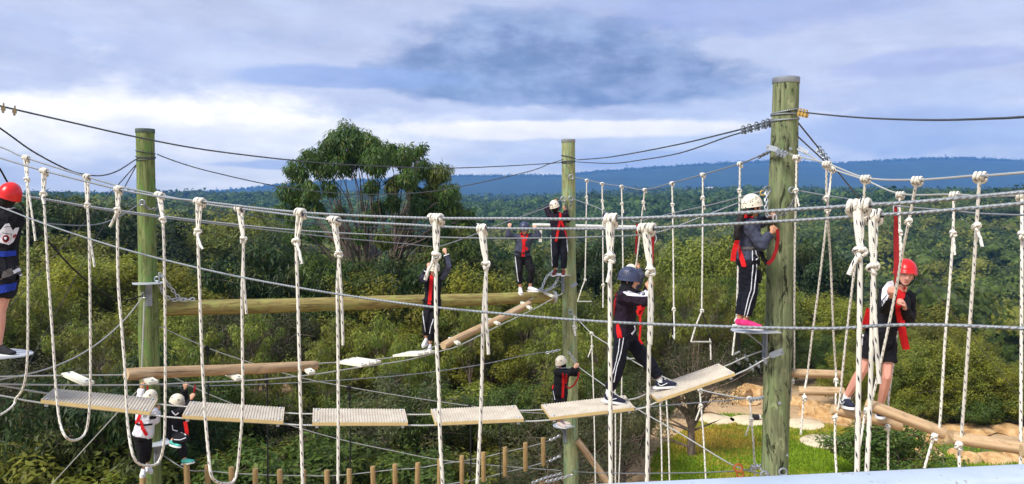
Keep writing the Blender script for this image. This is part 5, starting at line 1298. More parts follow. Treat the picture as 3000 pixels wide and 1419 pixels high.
p = at(2770, 480, 4950); mb = MB(); mb.tube([p + Vector((0, 0, -30)), p + Vector((0, 0, 62))], [3.2, 2.2], 8); o = mb.build('radio_mast', plain('mast', (.35, .37, .4), .6)); tag(o, 'thin grey radio mast on the crest of the blue ridge', 'mast')
mb = MB()
for z in (40, 50, 58): mb.box(p + Vector((0, 0, z)), (4.5, 0, 0), (0, 1, 0), (0, 0, 1.2))
mb.build('antenna_arms', MATS['mast'], o, smooth=False)
# ================================================================== PEOPLE
def cloth(name, col, var=.25, rough=.85):
    def fn(t):
        tc = t.n('ShaderNodeTexCoord'); n = t.noise(tc.outputs['Object'], 7, 5, .6, .5); n2 = t.noise(tc.outputs['Object'], 120, 2)
        c = t.ramp(n, [(.3, tuple(x * (1 - var) for x in col)), (.7, tuple(x * (1 + var) for x in col))])
        return principled(t, c, rough, 0, t.m('ADD', n, t.m('MULTIPLY', n2, .1)), .8, .05, .25)
    return material(name, fn)
def skin(name, col):
    def fn(t):
        tc = t.n('ShaderNodeTexCoord'); n = t.noise(tc.outputs['Object'], 9, 4, .6)
        c = t.ramp(n, [(.3, tuple(x * .88 for x in col)), (.7, col)]); p = t.n('ShaderNodeBsdfPrincipled'); t.put(p.inputs['Base Color'], c)
        p.inputs['Roughness'].default_value = .5; p.inputs['Subsurface Weight'].default_value = .08; p.inputs['Subsurface Radius'].default_value = (.01, .004, .002)
        return p.outputs[0]
    return material(name, fn)
C_BLACK = cloth('black_cloth', (.007, .007, .010)); C_NAVY = cloth('navy_cloth', (.040, .050, .095)); C_GREY = cloth('slate_cloth', (.048, .055, .088)); C_WHITE = cloth('white_cloth', (.74, .74, .80), .08)
C_PURPLE = cloth('dark_purple_cloth', (.014, .007, .017)); C_DKBLUE = cloth('dark_blue_trousers', (.006, .007, .015)); C_BLUE = cloth('blue_shorts', (.02, .05, .38)); C_RED = cloth('red_webbing', (.62, .012, .014), .15); C_REDK = cloth('dark_red_webbing', (.25, .01, .012), .2)
C_STRIPE = cloth('white_piping', (.72, .74, .80), .06); C_SOCK = cloth('white_sock', (.75, .75, .76), .06); C_GREYH = cloth('grey_harness', (.10, .09, .09), .4)
S_LIGHT = skin('light_skin', (.66, .36, .24)); S_TAN = skin('tan_skin', (.50, .24, .13)); S_PINK = skin('pink_skin', (.70, .34, .25))
HAIR = cloth('dark_hair', (.013, .010, .010), .4, .5)
HELM = {'red': plain('red_helmet', (.72, .012, .012), .3, 0, .05, 5, .05, .5), 'white': plain('white_helmet', (.76, .69, .55), .35, 0, .06, 6, .05, .5), 'navy': plain('navy_helmet', (.035, .045, .10), .45, 0, .2, 6, .1, .5)}
M_HOLE = plain('vent_dark', (.015, .015, .018), .8)
M_SOLE = plain('white_sole', (.74, .74, .74), .6, 0, .05)
SHOE = {'navy': cloth('navy_shoe', (.02, .023, .045)), 'white': cloth('white_shoe', (.74, .74, .76), .06), 'pink': cloth('pink_shoe', (.72, .04, .20), .2), 'teal': cloth('teal_shoe', (.10, .55, .47), .15), 'cream': cloth('cream_shoe', (.70, .58, .52), .08), 'black': cloth('black_shoe', (.02, .02, .024)), 'dred': cloth('dark_red_shoe', (.14, .03, .03))}
M_EYEW = plain('eye_white', (.75, .72, .70), .3); M_EYED = plain('eye_dark', (.02, .012, .01), .2); M_LIP = plain('lip', (.48, .13, .12), .5); M_BROW = plain('brow', (.03, .02, .018), .8)

ICO_V = [Vector(v) for v in ICO2[0]]; ICO_S = [Vector(v) for v in ICO1[0]]
def sph(c, r, R=None, s=None):
    """points of a ball or of an ellipsoid with radii s in frame R (columns)"""
    if s is None: return [c + v * r for v in ICO_S]
    return [c + R[0] * (v.x * s[0]) + R[1] * (v.y * s[1]) + R[2] * (v.z * s[2]) for v in ICO_V]
def disc(c, n, r, k=12):
    n = n.normalized(); ref = Vector((0, 0, 1)) if abs(n.z) < .9 else Vector((1, 0, 0)); a = n.cross(ref).normalized(); b = n.cross(a)
    return [c + a * math.cos(t) * r + b * math.sin(t) * r for t in np.linspace(0, 2 * math.pi, k, endpoint=False)]
def fused(mb, voxel, smooth=3, wob=0.0, wsc=12.0):
    me = bpy.data.meshes.new('tmp'); me.from_pydata(mb.v, [], mb.f); o = bpy.data.objects.new('tmp', me); COL.objects.link(o)
    m = o.modifiers.new('r', 'REMESH'); m.mode = 'VOXEL'; m.voxel_size = voxel; m.use_smooth_shade = True
    if smooth: s = o.modifiers.new('s', 'SMOOTH'); s.factor = .5; s.iterations = smooth
    dg = bpy.context.evaluated_depsgraph_get(); out = bpy.data.meshes.new_from_object(o.evaluated_get(dg))
    bpy.data.objects.remove(o); bpy.data.meshes.remove(me)
    if wob:
        nv = [(v.co.copy(), v.normal.copy()) for v in out.vertices]
        for v, (c, n) in zip(out.vertices, nv): v.co = c + n * (wob * (noise.noise(Vector((c.x * wsc, c.y * wsc, c.z * wsc * .55))) + .5 * noise.noise(c * wsc * 2.3)))
    out.polygons.foreach_set('use_smooth', [True] * len(out.polygons)); out.update(); return out
class Fig:
    def __init__(s, label, d, joints, face, up=None, scale=1.0, voxel=.012, female=True):
        s.d = d; s.k = scale; s.vx = voxel
        s.J = {}
        for n, v in joints.items(): s.J[n] = at(v[0], v[1], d + (v[2] if len(v) > 2 else 0.0))
        low = min(p.z for p in s.J.values()); pel = s.J['pelvis']
        s.o = empty('person', (pel.x, pel.y, low), label, 'person'); s.base = Vector((pel.x, pel.y, low))
        s.meshes = []
        hd, nk = s.J['head'], s.J['neck']
        f = Vector(face).normalized(); u = (Vector(up) if up else (hd - nk)).normalized(); f = (f - u * f.dot(u)).normalized(); r = f.cross(u).normalized()
        s.hf = (r, f, u)
        sv = (s.J['shR'] - s.J['shL']).normalized(); tu = (s.J['neck'] - s.J['pelvis']).normalized(); sv = (sv - tu * sv.dot(tu)).normalized(); s.tf = (sv, tu.cross(sv) * -1.0, tu)
        if 'tside' in joints: pass
    def child(s, me, name, mat, parent=None, label=None):
        me.materials.clear(); me.materials.append(mat)
        par = parent or s.o; off = wpos(par)
        me.transform(Matrix.Translation(-off)); o = bpy.data.objects.new(name, me); COL.objects.link(o); o.parent = par
        if label: o['label'] = label
        return o
    def keep(s, me): # remember for ray casts (world space)
        s.meshes.append(([v.co.copy() for v in me.vertices], [tuple(p.vertices) for p in me.polygons])); s._bvh = None
    def torso_shapes(s, mb, g=0.0, lo=.0, hi=1.0, sw=1.0):
        J, k, T = s.J, s.k, s.tf; pe, nk = J['pelvis'], J['neck']
        A = lambda t: pe.lerp(nk, t)
        w = (J['shR'] - J['shL']).length * .5
        w = max(w, .13 * k)
        el = [(0.0, .155 * k, .105 * k, .10 * k), (.32, .128 * k, .095 * k, .09 * k), (.70, .150 * k, .112 * k, .11 * k), (.86, .135 * k, .088 * k, .06 * k)]
        P = [sph(A(t), 0, (T[0], T[1], T[2]), (a + g, b + g, c + g)) for t, a, b, c in el]
        for i in range(len(P) - 1): mb.hull(P[i] + P[i + 1])
        for sd in ('L', 'R'): mb.hull(sph(J['sh' + sd], .056 * k + g) + sph(A(.80), 0, T, (.09 * k + g, .075 * k + g, .05 * k + g)))
    def limb(s, mb, a, b, r0, r1, flat=False, g=0.0):
        a, b = Vector(a), Vector(b)
        if flat: mb.hull(sph(a, r0 + g) + disc(b, b - a, r1 + g))
        else: mb.hull(sph(a, r0 + g) + sph(b, r1 + g))
    def hand(s, mb, sd, tgt=None, fist=True, curl=None):
        J, k = s.J, s.k; w = J['wr' + sd]; e = J['el' + sd]
        h = (J['ha' + sd] - w).normalized() if 'ha' + sd in J else (w - e).normalized()
        n = Vector(curl or (0, 1, 0)); n = (n - h * n.dot(h)).normalized(); a = h.cross(n).normalized()
        q = .95 * k
        pal = w + h * .045 * q
        mb.hull(sph(w, .024 * k) + sph(pal + a * .022 * q, .017 * k) + sph(pal - a * .022 * q, .017 * k) + sph(w + h * .08 * q + a * .027 * q, .013 * k) + sph(w + h * .08 * q - a * .027 * q, .012 * k))
        for i, (off, ln) in enumerate(((-1.5, .80), (-.5, 1.0), (.5, 1.06), (1.5, .96))):
            p = w + h * .085 * q + a * off * .019 * q; ang = 0.0
            for j, L in enumerate((.040, .026, .020)):
                ang += math.radians((58, 70, 45)[j] if fist else (14, 20, 18)[j])
                dr = h * math.cos(ang) + n * math.sin(ang); p2 = p + dr * L * ln * q
                mb.hull(sph(p, (.0095, .0088, .0080)[j] * k) + sph(p2, (.0088, .0080, .0070)[j] * k)); p = p2
        p = w + h * .03 * q + a * .024 * q
        for j, (L, dv) in enumerate(((.040, h * .7 + a * .65 + n * .3), (.030, h * .75 + n * .7 - a * (.2 if fist else -.2)), (.022, h * .5 + n * .8 - a * .5))):
            p2 = p + dv.normalized() * L * q; mb.hull(sph(p, (.014, .0115, .010)[j] * k) + sph(p2, (.0115, .010, .0085)[j] * k)); p = p2
    def head_shapes(s, mb):
        J, k, F = s.J, s.k, s.hf; c = J['head']; r, f, u = F
        mb.hull(sph(c + u * .025 * k - f * .01 * k, 0, F, (.074 * k, .094 * k, .094 * k)))
        mb.hull(sph(c + f * .022 * k - u * .01 * k, 0, F, (.064 * k, .066 * k, .075 * k)) + sph(c + f * .048 * k - u * .085 * k, 0, F, (.030 * k, .026 * k, .024 * k)))
        mb.hull(sph(c + f * .088 * k + u * .010 * k, .009 * k) + sph(c + f * .106 * k - u * .028 * k, .012 * k) + sph(c + f * .084 * k - u * .034 * k + r * .014 * k, .008 * k) + sph(c + f * .084 * k - u * .034 * k - r * .014 * k, .008 * k))
        for sg in (-1, 1): mb.hull(sph(c + r * sg * .074 * k - f * .012 * k - u * .012 * k, 0, F, (.010 * k, .018 * k, .032 * k)))
        mb.hull(sph(c - u * .03 * k - f * .02 * k, .050 * k) + sph(J['neck'].lerp(c, .1) , .052 * k))
        mb.hull(sph(J['neck'].lerp(c, .2), .050 * k) + sph(J['neck'] - u * .04 * k, .062 * k))
    def face(s, body, glasses=False, mood=0):
        J, k, F = s.J, s.k, s.hf; c = J['head']; r, f, u = F
        s.bvh_b = BVHTree.FromPolygons(*s.meshes[0])
        def onface(x, z):
            o = c + r * x * k + u * z * k + f * .3; h = s.bvh_b.ray_cast(o, -f)
            return h[0] if h[0] is not None else c + r * x * k + u * z * k + f * .088 * k
        for sg in (-1, 1):
            p = onface(sg * .031, .012); mb = MB(); mb.hull(sph(p - f * .001 * k, 0, F, (.0155 * k, .006 * k, .0065 * k))); e = mb.build('eye', M_EYEW, s.o)
            mb = MB(); mb.hull(sph(p + f * .004 * k, 0, F, (.0068 * k, .004 * k, .0062 * k))); mb.build('iris', M_EYED, e)
            mb = MB(); q = onface(sg * .033, .033); mb.hull(sph(q, 0, F, (.020 * k, .005 * k, .004 * k))); mb.build('eyebrow', M_BROW, s.o)
        p = onface(0, -.060); mb = MB(); mb.hull(sph(p, 0, F, (.021 * k, .006 * k, .0065 * k))); mb.build('mouth', M_LIP, s.o)
        if glasses:
            mb = MB()
            for sg in (-1, 1):
                p = c + r * sg * .033 * k + u * .010 * k + f * .108 * k; q = [p + r * math.cos(a) * .024 * k + u * math.sin(a) * .019 * k for a in np.linspace(0, 6.283, 15)]; mb.tube(q, .0022 * k, 5, cap=False)
                mb.tube([p + r * sg * .024 * k, c + r * sg * .078 * k + u * .012 * k], .002 * k, 5)
            mb.build('glasses', M_EYED, s.o)
    def body(s, skinm, curlL=(0, 1, 0), curlR=(0, 1, 0), fistL=True, fistR=True, glasses=False, leg=1.0):
        J, k = s.J, s.k; mb = MB(); s.head_shapes(mb); s.torso_shapes(mb, -.004)
        for sd in ('L', 'R'):
            s.limb(mb, J['sh' + sd], J['el' + sd], .045 * k, .036 * k); s.limb(mb, J['el' + sd], J['wr' + sd], .037 * k, .024 * k)
            s.hand(mb, sd, fist=(fistL if sd == 'L' else fistR), curl=(curlL if sd == 'L' else curlR))
            hip, kn, an = J['hip' + sd], J['kn' + sd], J['an' + sd]
            s.limb(mb, hip, kn, .078 * k * leg, .053 * k * leg)
            calf = kn.lerp(an, .32) + (kn - an).cross(s.tf[0]).normalized() * 0; s.limb(mb, kn, calf, .050 * k * leg, .052 * k * leg); s.limb(mb, calf, an, .052 * k * leg, .034 * k)
            toe = J['toe' + sd]; hd = (toe - an); hd.z = 0
            s.limb(mb, an, an + Vector((0, 0, -.03)), .034 * k, .032 * k)
        me = fused(mb, s.vx * .72, 2); s.keep(me); s.bd = s.child(me, 'body', skinm); s.face(s.bd, glasses)
    def garment(s, name, mat, build, wob=.006, label=None, vox=1.0):
        mb = MB(); build(mb); me = fused(mb, s.vx * vox, 3, wob); s.keep(me); return s.child(me, name, mat, label=label)
    def jacket(s, mat, sleeve=1.0, g=.022, name='jacket', hem=-.12, label=None):
        J, k = s.J, s.k
        def b(mb):
            s.torso_shapes(mb, g * k)
            mb.hull(sph(J['pelvis'], 0, s.tf, (.15 * k + g, .10 * k + g, .05 * k)) + disc(J['pelvis'] + s.tf[2] * hem * k * .3, s.tf[2], .14 * k))
            mb.hull(sph(J['neck'] - s.tf[2] * .05 * k, .075 * k) + disc(J['neck'] + (J['head'] - J['neck']).normalized() * .02 * k, J['head'] - J['neck'], .064 * k))
            for sd in ('L', 'R'):
                if sleeve >= 1:
                    s.limb(mb, J['sh' + sd], J['el' + sd], .050 * k, .042 * k, g=g); w = J['el' + sd].lerp(J['wr' + sd], .93); s.limb(mb, J['el' + sd], w, .042 * k, .028 * k, True, g=g * .8)
                else: s.limb(mb, J['sh' + sd], J['sh' + sd].lerp(J['el' + sd], sleeve), .052 * k, .050 * k, True, g=g)
        return s.garment(name, mat, b, .013, label)
    def trousers(s, mat, length=.9, g=.020, name='trousers', loose=1.0, label=None):
        J, k = s.J, s.k
        def b(mb):
            T = s.tf; pe = J['pelvis']
            mb.hull(sph(pe + T[2] * .05 * k, 0, T, (.150 * k + g, .105 * k + g, .06 * k)) + sph(pe - T[2] * .05 * k, 0, T, (.150 * k + g, .112 * k + g, .08 * k)))
            for sd in ('L', 'R'):
                hip, kn, an = J['hip' + sd], J['kn' + sd], J['an' + sd]
                mb.hull(sph(pe - T[2] * .05 * k, 0, T, (.11 * k, .105 * k, .07 * k)) + sph(hip, .088 * k * loose + g * .5))
                if length <= .5:
                    s.limb(mb, hip, hip.lerp(kn, length * 2), .088 * k * loose, .076 * k * loose, True, g=g)
                else:
                    s.limb(mb, hip, kn, .084 * k * loose, .064 * k * loose, g=g); e = kn.lerp(an, (length - .5) * 2); c = kn.lerp(an, .45); s.limb(mb, kn, c, .062 * k * loose, .060 * k * loose, g=g); s.limb(mb, c, e, .060 * k * loose, .042 * k, True, g=g * .8)
        return s.garment(name, mat, b, .014, label)
    def shoes(s, mat, sole=None, swoosh=False, sock=None):
        J, k = s.J, s.k
        for sd in ('L', 'R'):
            an, toe = J['an' + sd], J['toe' + sd]; f = (toe - an); L = .255 * k
            hf = Vector((f.x, f.y, 0)); hl = hf.length
            # foot frame: forward along ankle->toe with its slope limited by the given toe joint
            heel = an + Vector((0, 0, -.085 * k)) ; fw = (toe - heel)
            if fw.length < .08: fw = Vector((hf.x, hf.y, -.02))
            fw.normalize(); up = Vector((0, 0, 1)); sd_ = fw.cross(up).normalized(); up = sd_.cross(fw).normalized()
            b0 = an + Vector((0, 0, -.085 * k)) + up * .0 - fw * .05 * k
            mb = MB(); R = (sd_, fw, up)
            mb.hull(sph(b0 + fw * .03 * k + up * .045 * k, 0, R, (.036 * k, .042 * k, .040 * k)) + sph(an + up * -.02 * k, .040 * k) + sph(b0 + fw * .12 * k + up * .035 * k, 0, R, (.040 * k, .05 * k, .034 * k)))
            mb.hull(sph(b0 + fw * .10 * k + up * .04 * k, 0, R, (.038 * k, .04 * k, .040 * k)) + sph(b0 + fw * .205 * k + up * .022 * k, 0, R, (.042 * k, .045 * k, .024 * k)))
            me = fused(mb, s.vx * .62, 2); s.keep(me); o = s.child(me, 'shoe', mat)
            mb = MB(); out = []
            for t in np.linspace(0, 2 * math.pi, 22, endpoint=False):
                y = .10 + .145 * -math.cos(t); wd = (.036 + .010 * (y > .1)) ; out.append(b0 + fw * (y + .012) * k + sd_ * math.sin(t) * wd * 1.12 * k)
            mb.hull([p + up * .004 for p in out] + [p - up * .020 * k for p in out]); mb.build('sole', sole or M_SOLE, o)
            if swoosh:
                q = [b0 + fw * x * k + up * z * k for x, z in ((.02, .050), (.045, .022), (.075, .024), (.13, .046))]
                for sg in (-1, 1):
                    mb = MB(); mb.tube(spline([p + sd_ * sg * .042 * k for p in q], .008), [.004, .006] + [.006] * 40 if False else .005, 6); mb.build('swoosh', C_STRIPE, o)
            if sock:
                mb = MB(); mb.hull(disc(an + Vector((0, 0, -.03 * k)), Vector((0, 0, 1)), .042 * k) + disc(an.lerp(J['kn' + sd], .10), J['kn' + sd] - an, .040 * k)); mb.build('sock', sock, s.o)
    def helmet(s, kind, tilt=None, holes=None, back=.0, strap=True):
        J, k, F = s.J, s.k, s.hf; r, f, u = F
        if tilt: u = Vector(tilt).normalized(); f = (f - u * f.dot(u)).normalized(); r = f.cross(u)
        c = J['head'] + u * .035 * k - f * (.012 + back) * k
        A, B, C_ = .106 * k, .128 * k, .128 * k; V = []; Fc = []; n = 32
        prof = [(-.24, 1.045), (-.22, 1.05), (-.15, 1.01), (-.05, 1.003)] + [(math.sin(a), math.cos(a)) for a in np.linspace(.06, math.pi / 2 - .02, 14)]
        for z, w in prof:
            for j in range(n):
                a = 2 * math.pi * j / n; br = 1 + (.05 * max(0, math.sin(a)) ** 3 if z < -.1 else 0)
                V.append(c + r * math.cos(a) * A * w * br + f * math.sin(a) * B * w * br + u * z * C_)
        m = len(prof)
        for i in range(m - 1):
            for j in range(n): Fc.append((i * n + j, i * n + (j + 1) % n, (i + 1) * n + (j + 1) % n, (i + 1) * n + j))
        Fc.append(tuple((m - 1) * n + j for j in range(n)))
        k0 = len(V); inner = [c + r * math.cos(2 * math.pi * j / n) * A * .96 + f * math.sin(2 * math.pi * j / n) * B * .96 - u * .2 * C_ for j in range(n)]; V += inner
        for j in range(n): Fc.append((j, k0 + j, k0 + (j + 1) % n, (j + 1) % n))
        V.append(c + u * .1 * C_); 
        for j in range(n): Fc.append((k0 + j, len(V) - 1, k0 + (j + 1) % n))
        mb = MB(); mb.add(V, Fc); h = mb.build('helmet', HELM[kind], s.o); s.hel = (c, r, f, u, A, B, C_)
        if holes:
            bv = BVHTree.FromPolygons(V, Fc); mb = MB()
            for x, y in holes:
                q = bv.ray_cast(EYE, ray(x, y).normalized())
                if q[0] is not None: mb.hull([p + q[1] * e for e in (-.001, .0012) for p in disc(q[0], q[1], .0075 * k, 8)])
            if mb.v: mb.build('vent_holes', M_HOLE, h, smooth=False)
        elif kind != 'red':
            mb = MB()
            for g in range(5):
                for i2, j2 in ((0, 0), (.12, .07), (-.12, .07), (.06, .16), (-.07, .17)):
                    a = g * 2 * math.pi / 5 + i2 + .3; e = .42 + j2; p = c + r * math.cos(a) * A * math.cos(e) + f * math.sin(a) * B * math.cos(e) + u * C_ * math.sin(e); nn = (p - c).normalized()
                    mb.hull([q + nn * t for t in (-.001, .0012) for q in disc(p, nn, .0065 * k, 7)])
            mb.build('vent_holes', M_HOLE, h, smooth=False)
        if strap:
            mb = MB(); hd = J['head']
            q = [hd + r * .088 * k + u * .0 + f * 0, hd + r * .07 * k - u * .06 * k + f * .02 * k, hd - u * .112 * k + f * .05 * k, hd - r * .07 * k - u * .06 * k + f * .02 * k, hd - r * .088 * k]
            mb.tube(spline(q, .02), .006 * k, 5); mb.build('chin_strap', C_BLACK, h)
        return h
    def hair(s, pts=None, low=.06, mat=None, name='hair', wrap=False):
        J, k, F = s.J, s.k, s.hf; r, f, u = F; c = J['head']; mb = MB()
        mb.hull(sph(c + u * .03 * k - f * .018 * k, 0, F, (.083 * k, .098 * k, .098 * k)))
        mb.hull(sph(c - f * .045 * k - u * low * k, 0, F, (.072 * k, .05 * k, .06 * k)) + sph(c - f * .03 * k, 0, F, (.080 * k, .075 * k, .06 * k)))
        if wrap: # head scarf round neck and chin
            mb.hull(sph(c - u * .085 * k - f * .02 * k, 0, F, (.078 * k, .080 * k, .05 * k)) + sph(J['neck'] + u * .0 * k, 0, F, (.100 * k, .095 * k, .05 * k)))
            mb.hull(sph(c - u * .11 * k + f * .03 * k, 0, F, (.06 * k, .05 * k, .03 * k)) + sph(J['neck'] + f * .03 * k, 0, F, (.09 * k, .08 * k, .05 * k)))
            for sg in (-1, 1): mb.hull(sph(c + r * sg * .064 * k + f * .01 * k, 0, F, (.026 * k, .045 * k, .08 * k)))
        if pts:
            for a, b in zip(pts[:-1], pts[1:]): mb.hull(sph(a[0], a[1]) + sph(b[0], b[1]))
        me = fused(mb, s.vx * .8, 3, .004, 22); s.keep(me); return s.child(me, name, mat or HAIR)
    # --- things laid on the surface along a sight line
    def cast(s, x, y):
        if getattr(s, '_bvh', None) is None:
            V, Fc = [], []
            for vs, fs in s.meshes[1:]: o = len(V); V += vs; Fc += [tuple(i + o for i in f) for f in fs]
            s._bvh = BVHTree.FromPolygons(V, Fc)
        h = s._bvh.ray_cast(EYE, ray(x, y).normalized())
        return (h[0], h[1]) if h[0] is not None and abs(h[0].y - s.d) < 1.2 else None
    def strap(s, pxs, width, mat, name='harness_strap', lift=.006, parent=None, loose=None, step=4.0):
        """a band of webbing following the figure's surface under a picture polyline; loose = depth where it leaves the body"""
        pts = []; 
        for (a, b) in zip(pxs[:-1], pxs[1:]):
            n = max(1, int(math.hypot(b[0] - a[0], b[1] - a[1]) / step))
            for i in range(n): pts.append((lerp(a[0], b[0], i / n), lerp(a[1], b[1], i / n)))
        pts.append(pxs[-1]); P = []; last = None
        for x, y in pts:
            h = s.cast(x, y) if loose is None else None
            if h: nrm = h[1] if h[1].y < 0 else -h[1]; last = (h[0].y, nrm); P.append((h[0] + nrm * lift, nrm))
            else:
                d = loose if loose is not None else (last[0] if last else s.d - .1); nrm = Vector((0, -1, 0)); P.append((at(x, y, d) + nrm * lift, nrm))
        if len(P) < 2: return None
        ys = [p[0].y for p in P]
        for i in range(1, len(P) - 1): # smooth depth jumps
            pass
        V = []; m = len(P)
        for i, (p, n) in enumerate(P):
            t = (P[min(i + 1, m - 1)][0] - P[max(i - 1, 0)][0]).normalized(); w = t.cross(n)
            w = w.normalized() if w.length > 1e-6 else Vector((1, 0, 0)); n2 = w.cross(t)
            V += [p + w * width * .5 + n2 * .003, p - w * width * .5 + n2 * .003, p - w * width * .5 - n2 * .006, p + w * width * .5 - n2 * .006]
        F = []
        for i in range(m - 1):
            for j in range(4): F.append((4 * i + j, 4 * i + (j + 1) % 4, 4 * i + 4 + (j + 1) % 4, 4 * i + 4 + j))
        F += [(3, 2, 1, 0), (4 * m - 4, 4 * m - 3, 4 * m - 2, 4 * m - 1)]
        mb = MB(); mb.add(V, F); return mb.build(name, mat, parent or s.o)
    def patch(s, poly, mat, name, lift=.006, grid=14):
        """a printed panel: picture polygon laid on the surface"""
        xs = [p[0] for p in poly]; ys = [p[1] for p in poly]; c = (sum(xs) / len(xs), sum(ys) / len(ys)); V = []; F = []
        rings = 4; n = len(poly)
        pl = []
        for i in range(n):
            a, b = poly[i], poly[(i + 1) % n]
            for t in (0, .34, .67): pl.append((lerp(a[0], b[0], t), lerp(a[1], b[1], t)))
        n = len(pl)
        def P(x, y):
            h = s.cast(x, y)
            if h is None: return at(x, y, s.d - .1)
            return h[0] + ray(x, y).normalized() * -lift
        V.append(P(*c))
        for k in range(1, rings + 1):
            for x, y in pl: V.append(P(lerp(c[0], x, k / rings), lerp(c[1], y, k / rings)))
        for i in range(n): F.append((0, 1 + i, 1 + (i + 1) % n))
        for k in range(rings - 1):
            for i in range(n): a = 1 + k * n; F.append((a + i, a + n + i, a + n + (i + 1) % n, a + (i + 1) % n))
        mb = MB(); mb.add(V, F); return mb.build(name, mat, s.o)

def ring_px(cx, cy, r, n=12): return [(cx + r * math.cos(a), cy + r * math.sin(a)) for a in np.linspace(0, 2 * math.pi, n, endpoint=False)]

# ---- girl in red helmet on the log steps
def girl():
    g = Fig('girl in red helmet, black shorts and red harness stepping between hanging logs', 7.75, dict(head=(2652, 806, -.10), neck=(2640, 856, -.02), pelvis=(2577, 984, .02), shL=(2664, 872, .10), shR=(2594, 856, -.08),
        elR=(2592, 905, -.34), wrR=(2612, 868, -.62), haR=(2626, 836, -.80), elL=(2666, 938, -.02), wrL=(2650, 902, -.24), haL=(2644, 875, -.28),
        hipL=(2600, 1002, .05), hipR=(2556, 1000, -.05), knR=(2527, 1084, -.02), anR=(2478, 1166, .18), toeR=(2497, 1195, .0), knL=(2598, 1103, -.02), anL=(2578, 1192, .16), toeL=(2580, 1222, .0)),
        face=(-.25, -1, -.16), up=(.14, -.06, 1), voxel=.009)
    g.body(S_PINK, curlR=(.5, 1, .2), curlL=(-1, 0, 0), leg=1.0)
    g.jacket(C_BLACK); g.trousers(C_BLACK, .30, name='shorts', g=.016); g.shoes(SHOE['navy'], swoosh=True, sock=C_SOCK); g.hair(); g.helmet('red', tilt=(.14, .14, 1))
    g.patch([(2585, 846), (2600, 826), (2616, 822), (2620, 836), (2606, 862), (2598, 880), (2584, 898), (2582, 870)], C_WHITE, 'white_shoulder_panel')
    g.strap([(2640, 846), (2638, 862), (2632, 900), (2634, 930), (2642, 980), (2652, 1022)], .060, C_RED); g.strap([(2642, 940), (2650, 985), (2658, 1024)], .045, C_RED, 'harness_tail', loose=7.5)
    g.strap([(2650, 845), (2645, 870), (2640, 880)], .03, C_RED); g.strap([(2549, 905), (2540, 940), (2530, 965)], .075, C_RED, 'rear_strap', loose=7.82); g.strap([(2528, 955), (2560, 972), (2600, 968), (2630, 960)], .04, C_BLACK, 'waist_belt')
    g.strap([(2528, 980), (2526, 1012)], .012, C_STRIPE, 'shorts_piping')
    mb = MB(); q = [at(2624, 600, 7.37), at(2626, 700, 7.3), at(2627, 760, 7.2), at(2626, 836, 7.0)]; g_ = spline(q, .05)
    V = []
    for i, p in enumerate(g_): w = .012 + .012 * math.sin(math.pi * i / len(g_)); V += [p + Vector((w, 0, 0)), p - Vector((w, 0, 0))]
    mb.add(V, [(2 * i, 2 * i + 1, 2 * i + 3, 2 * i + 2) for i in range(len(g_) - 1)]); mb.add([v + Vector((0, .006, 0)) for v in V], [(2 * i, 2 * i + 2, 2 * i + 3, 2 * i + 1) for i in range(len(g_) - 1)]); mb.build('lanyard', C_REDK, g.o)
    mb = MB(); c = at(2624, 602, 7.37); mb.tube([c + Vector((math.sin(a) * .02, 0, math.cos(a) * .05 - .03)) for a in np.linspace(0, 6.283, 15)], .006, 6, cap=False); mb.build('carabiner', M_STEEL_L, g.o)
girl()
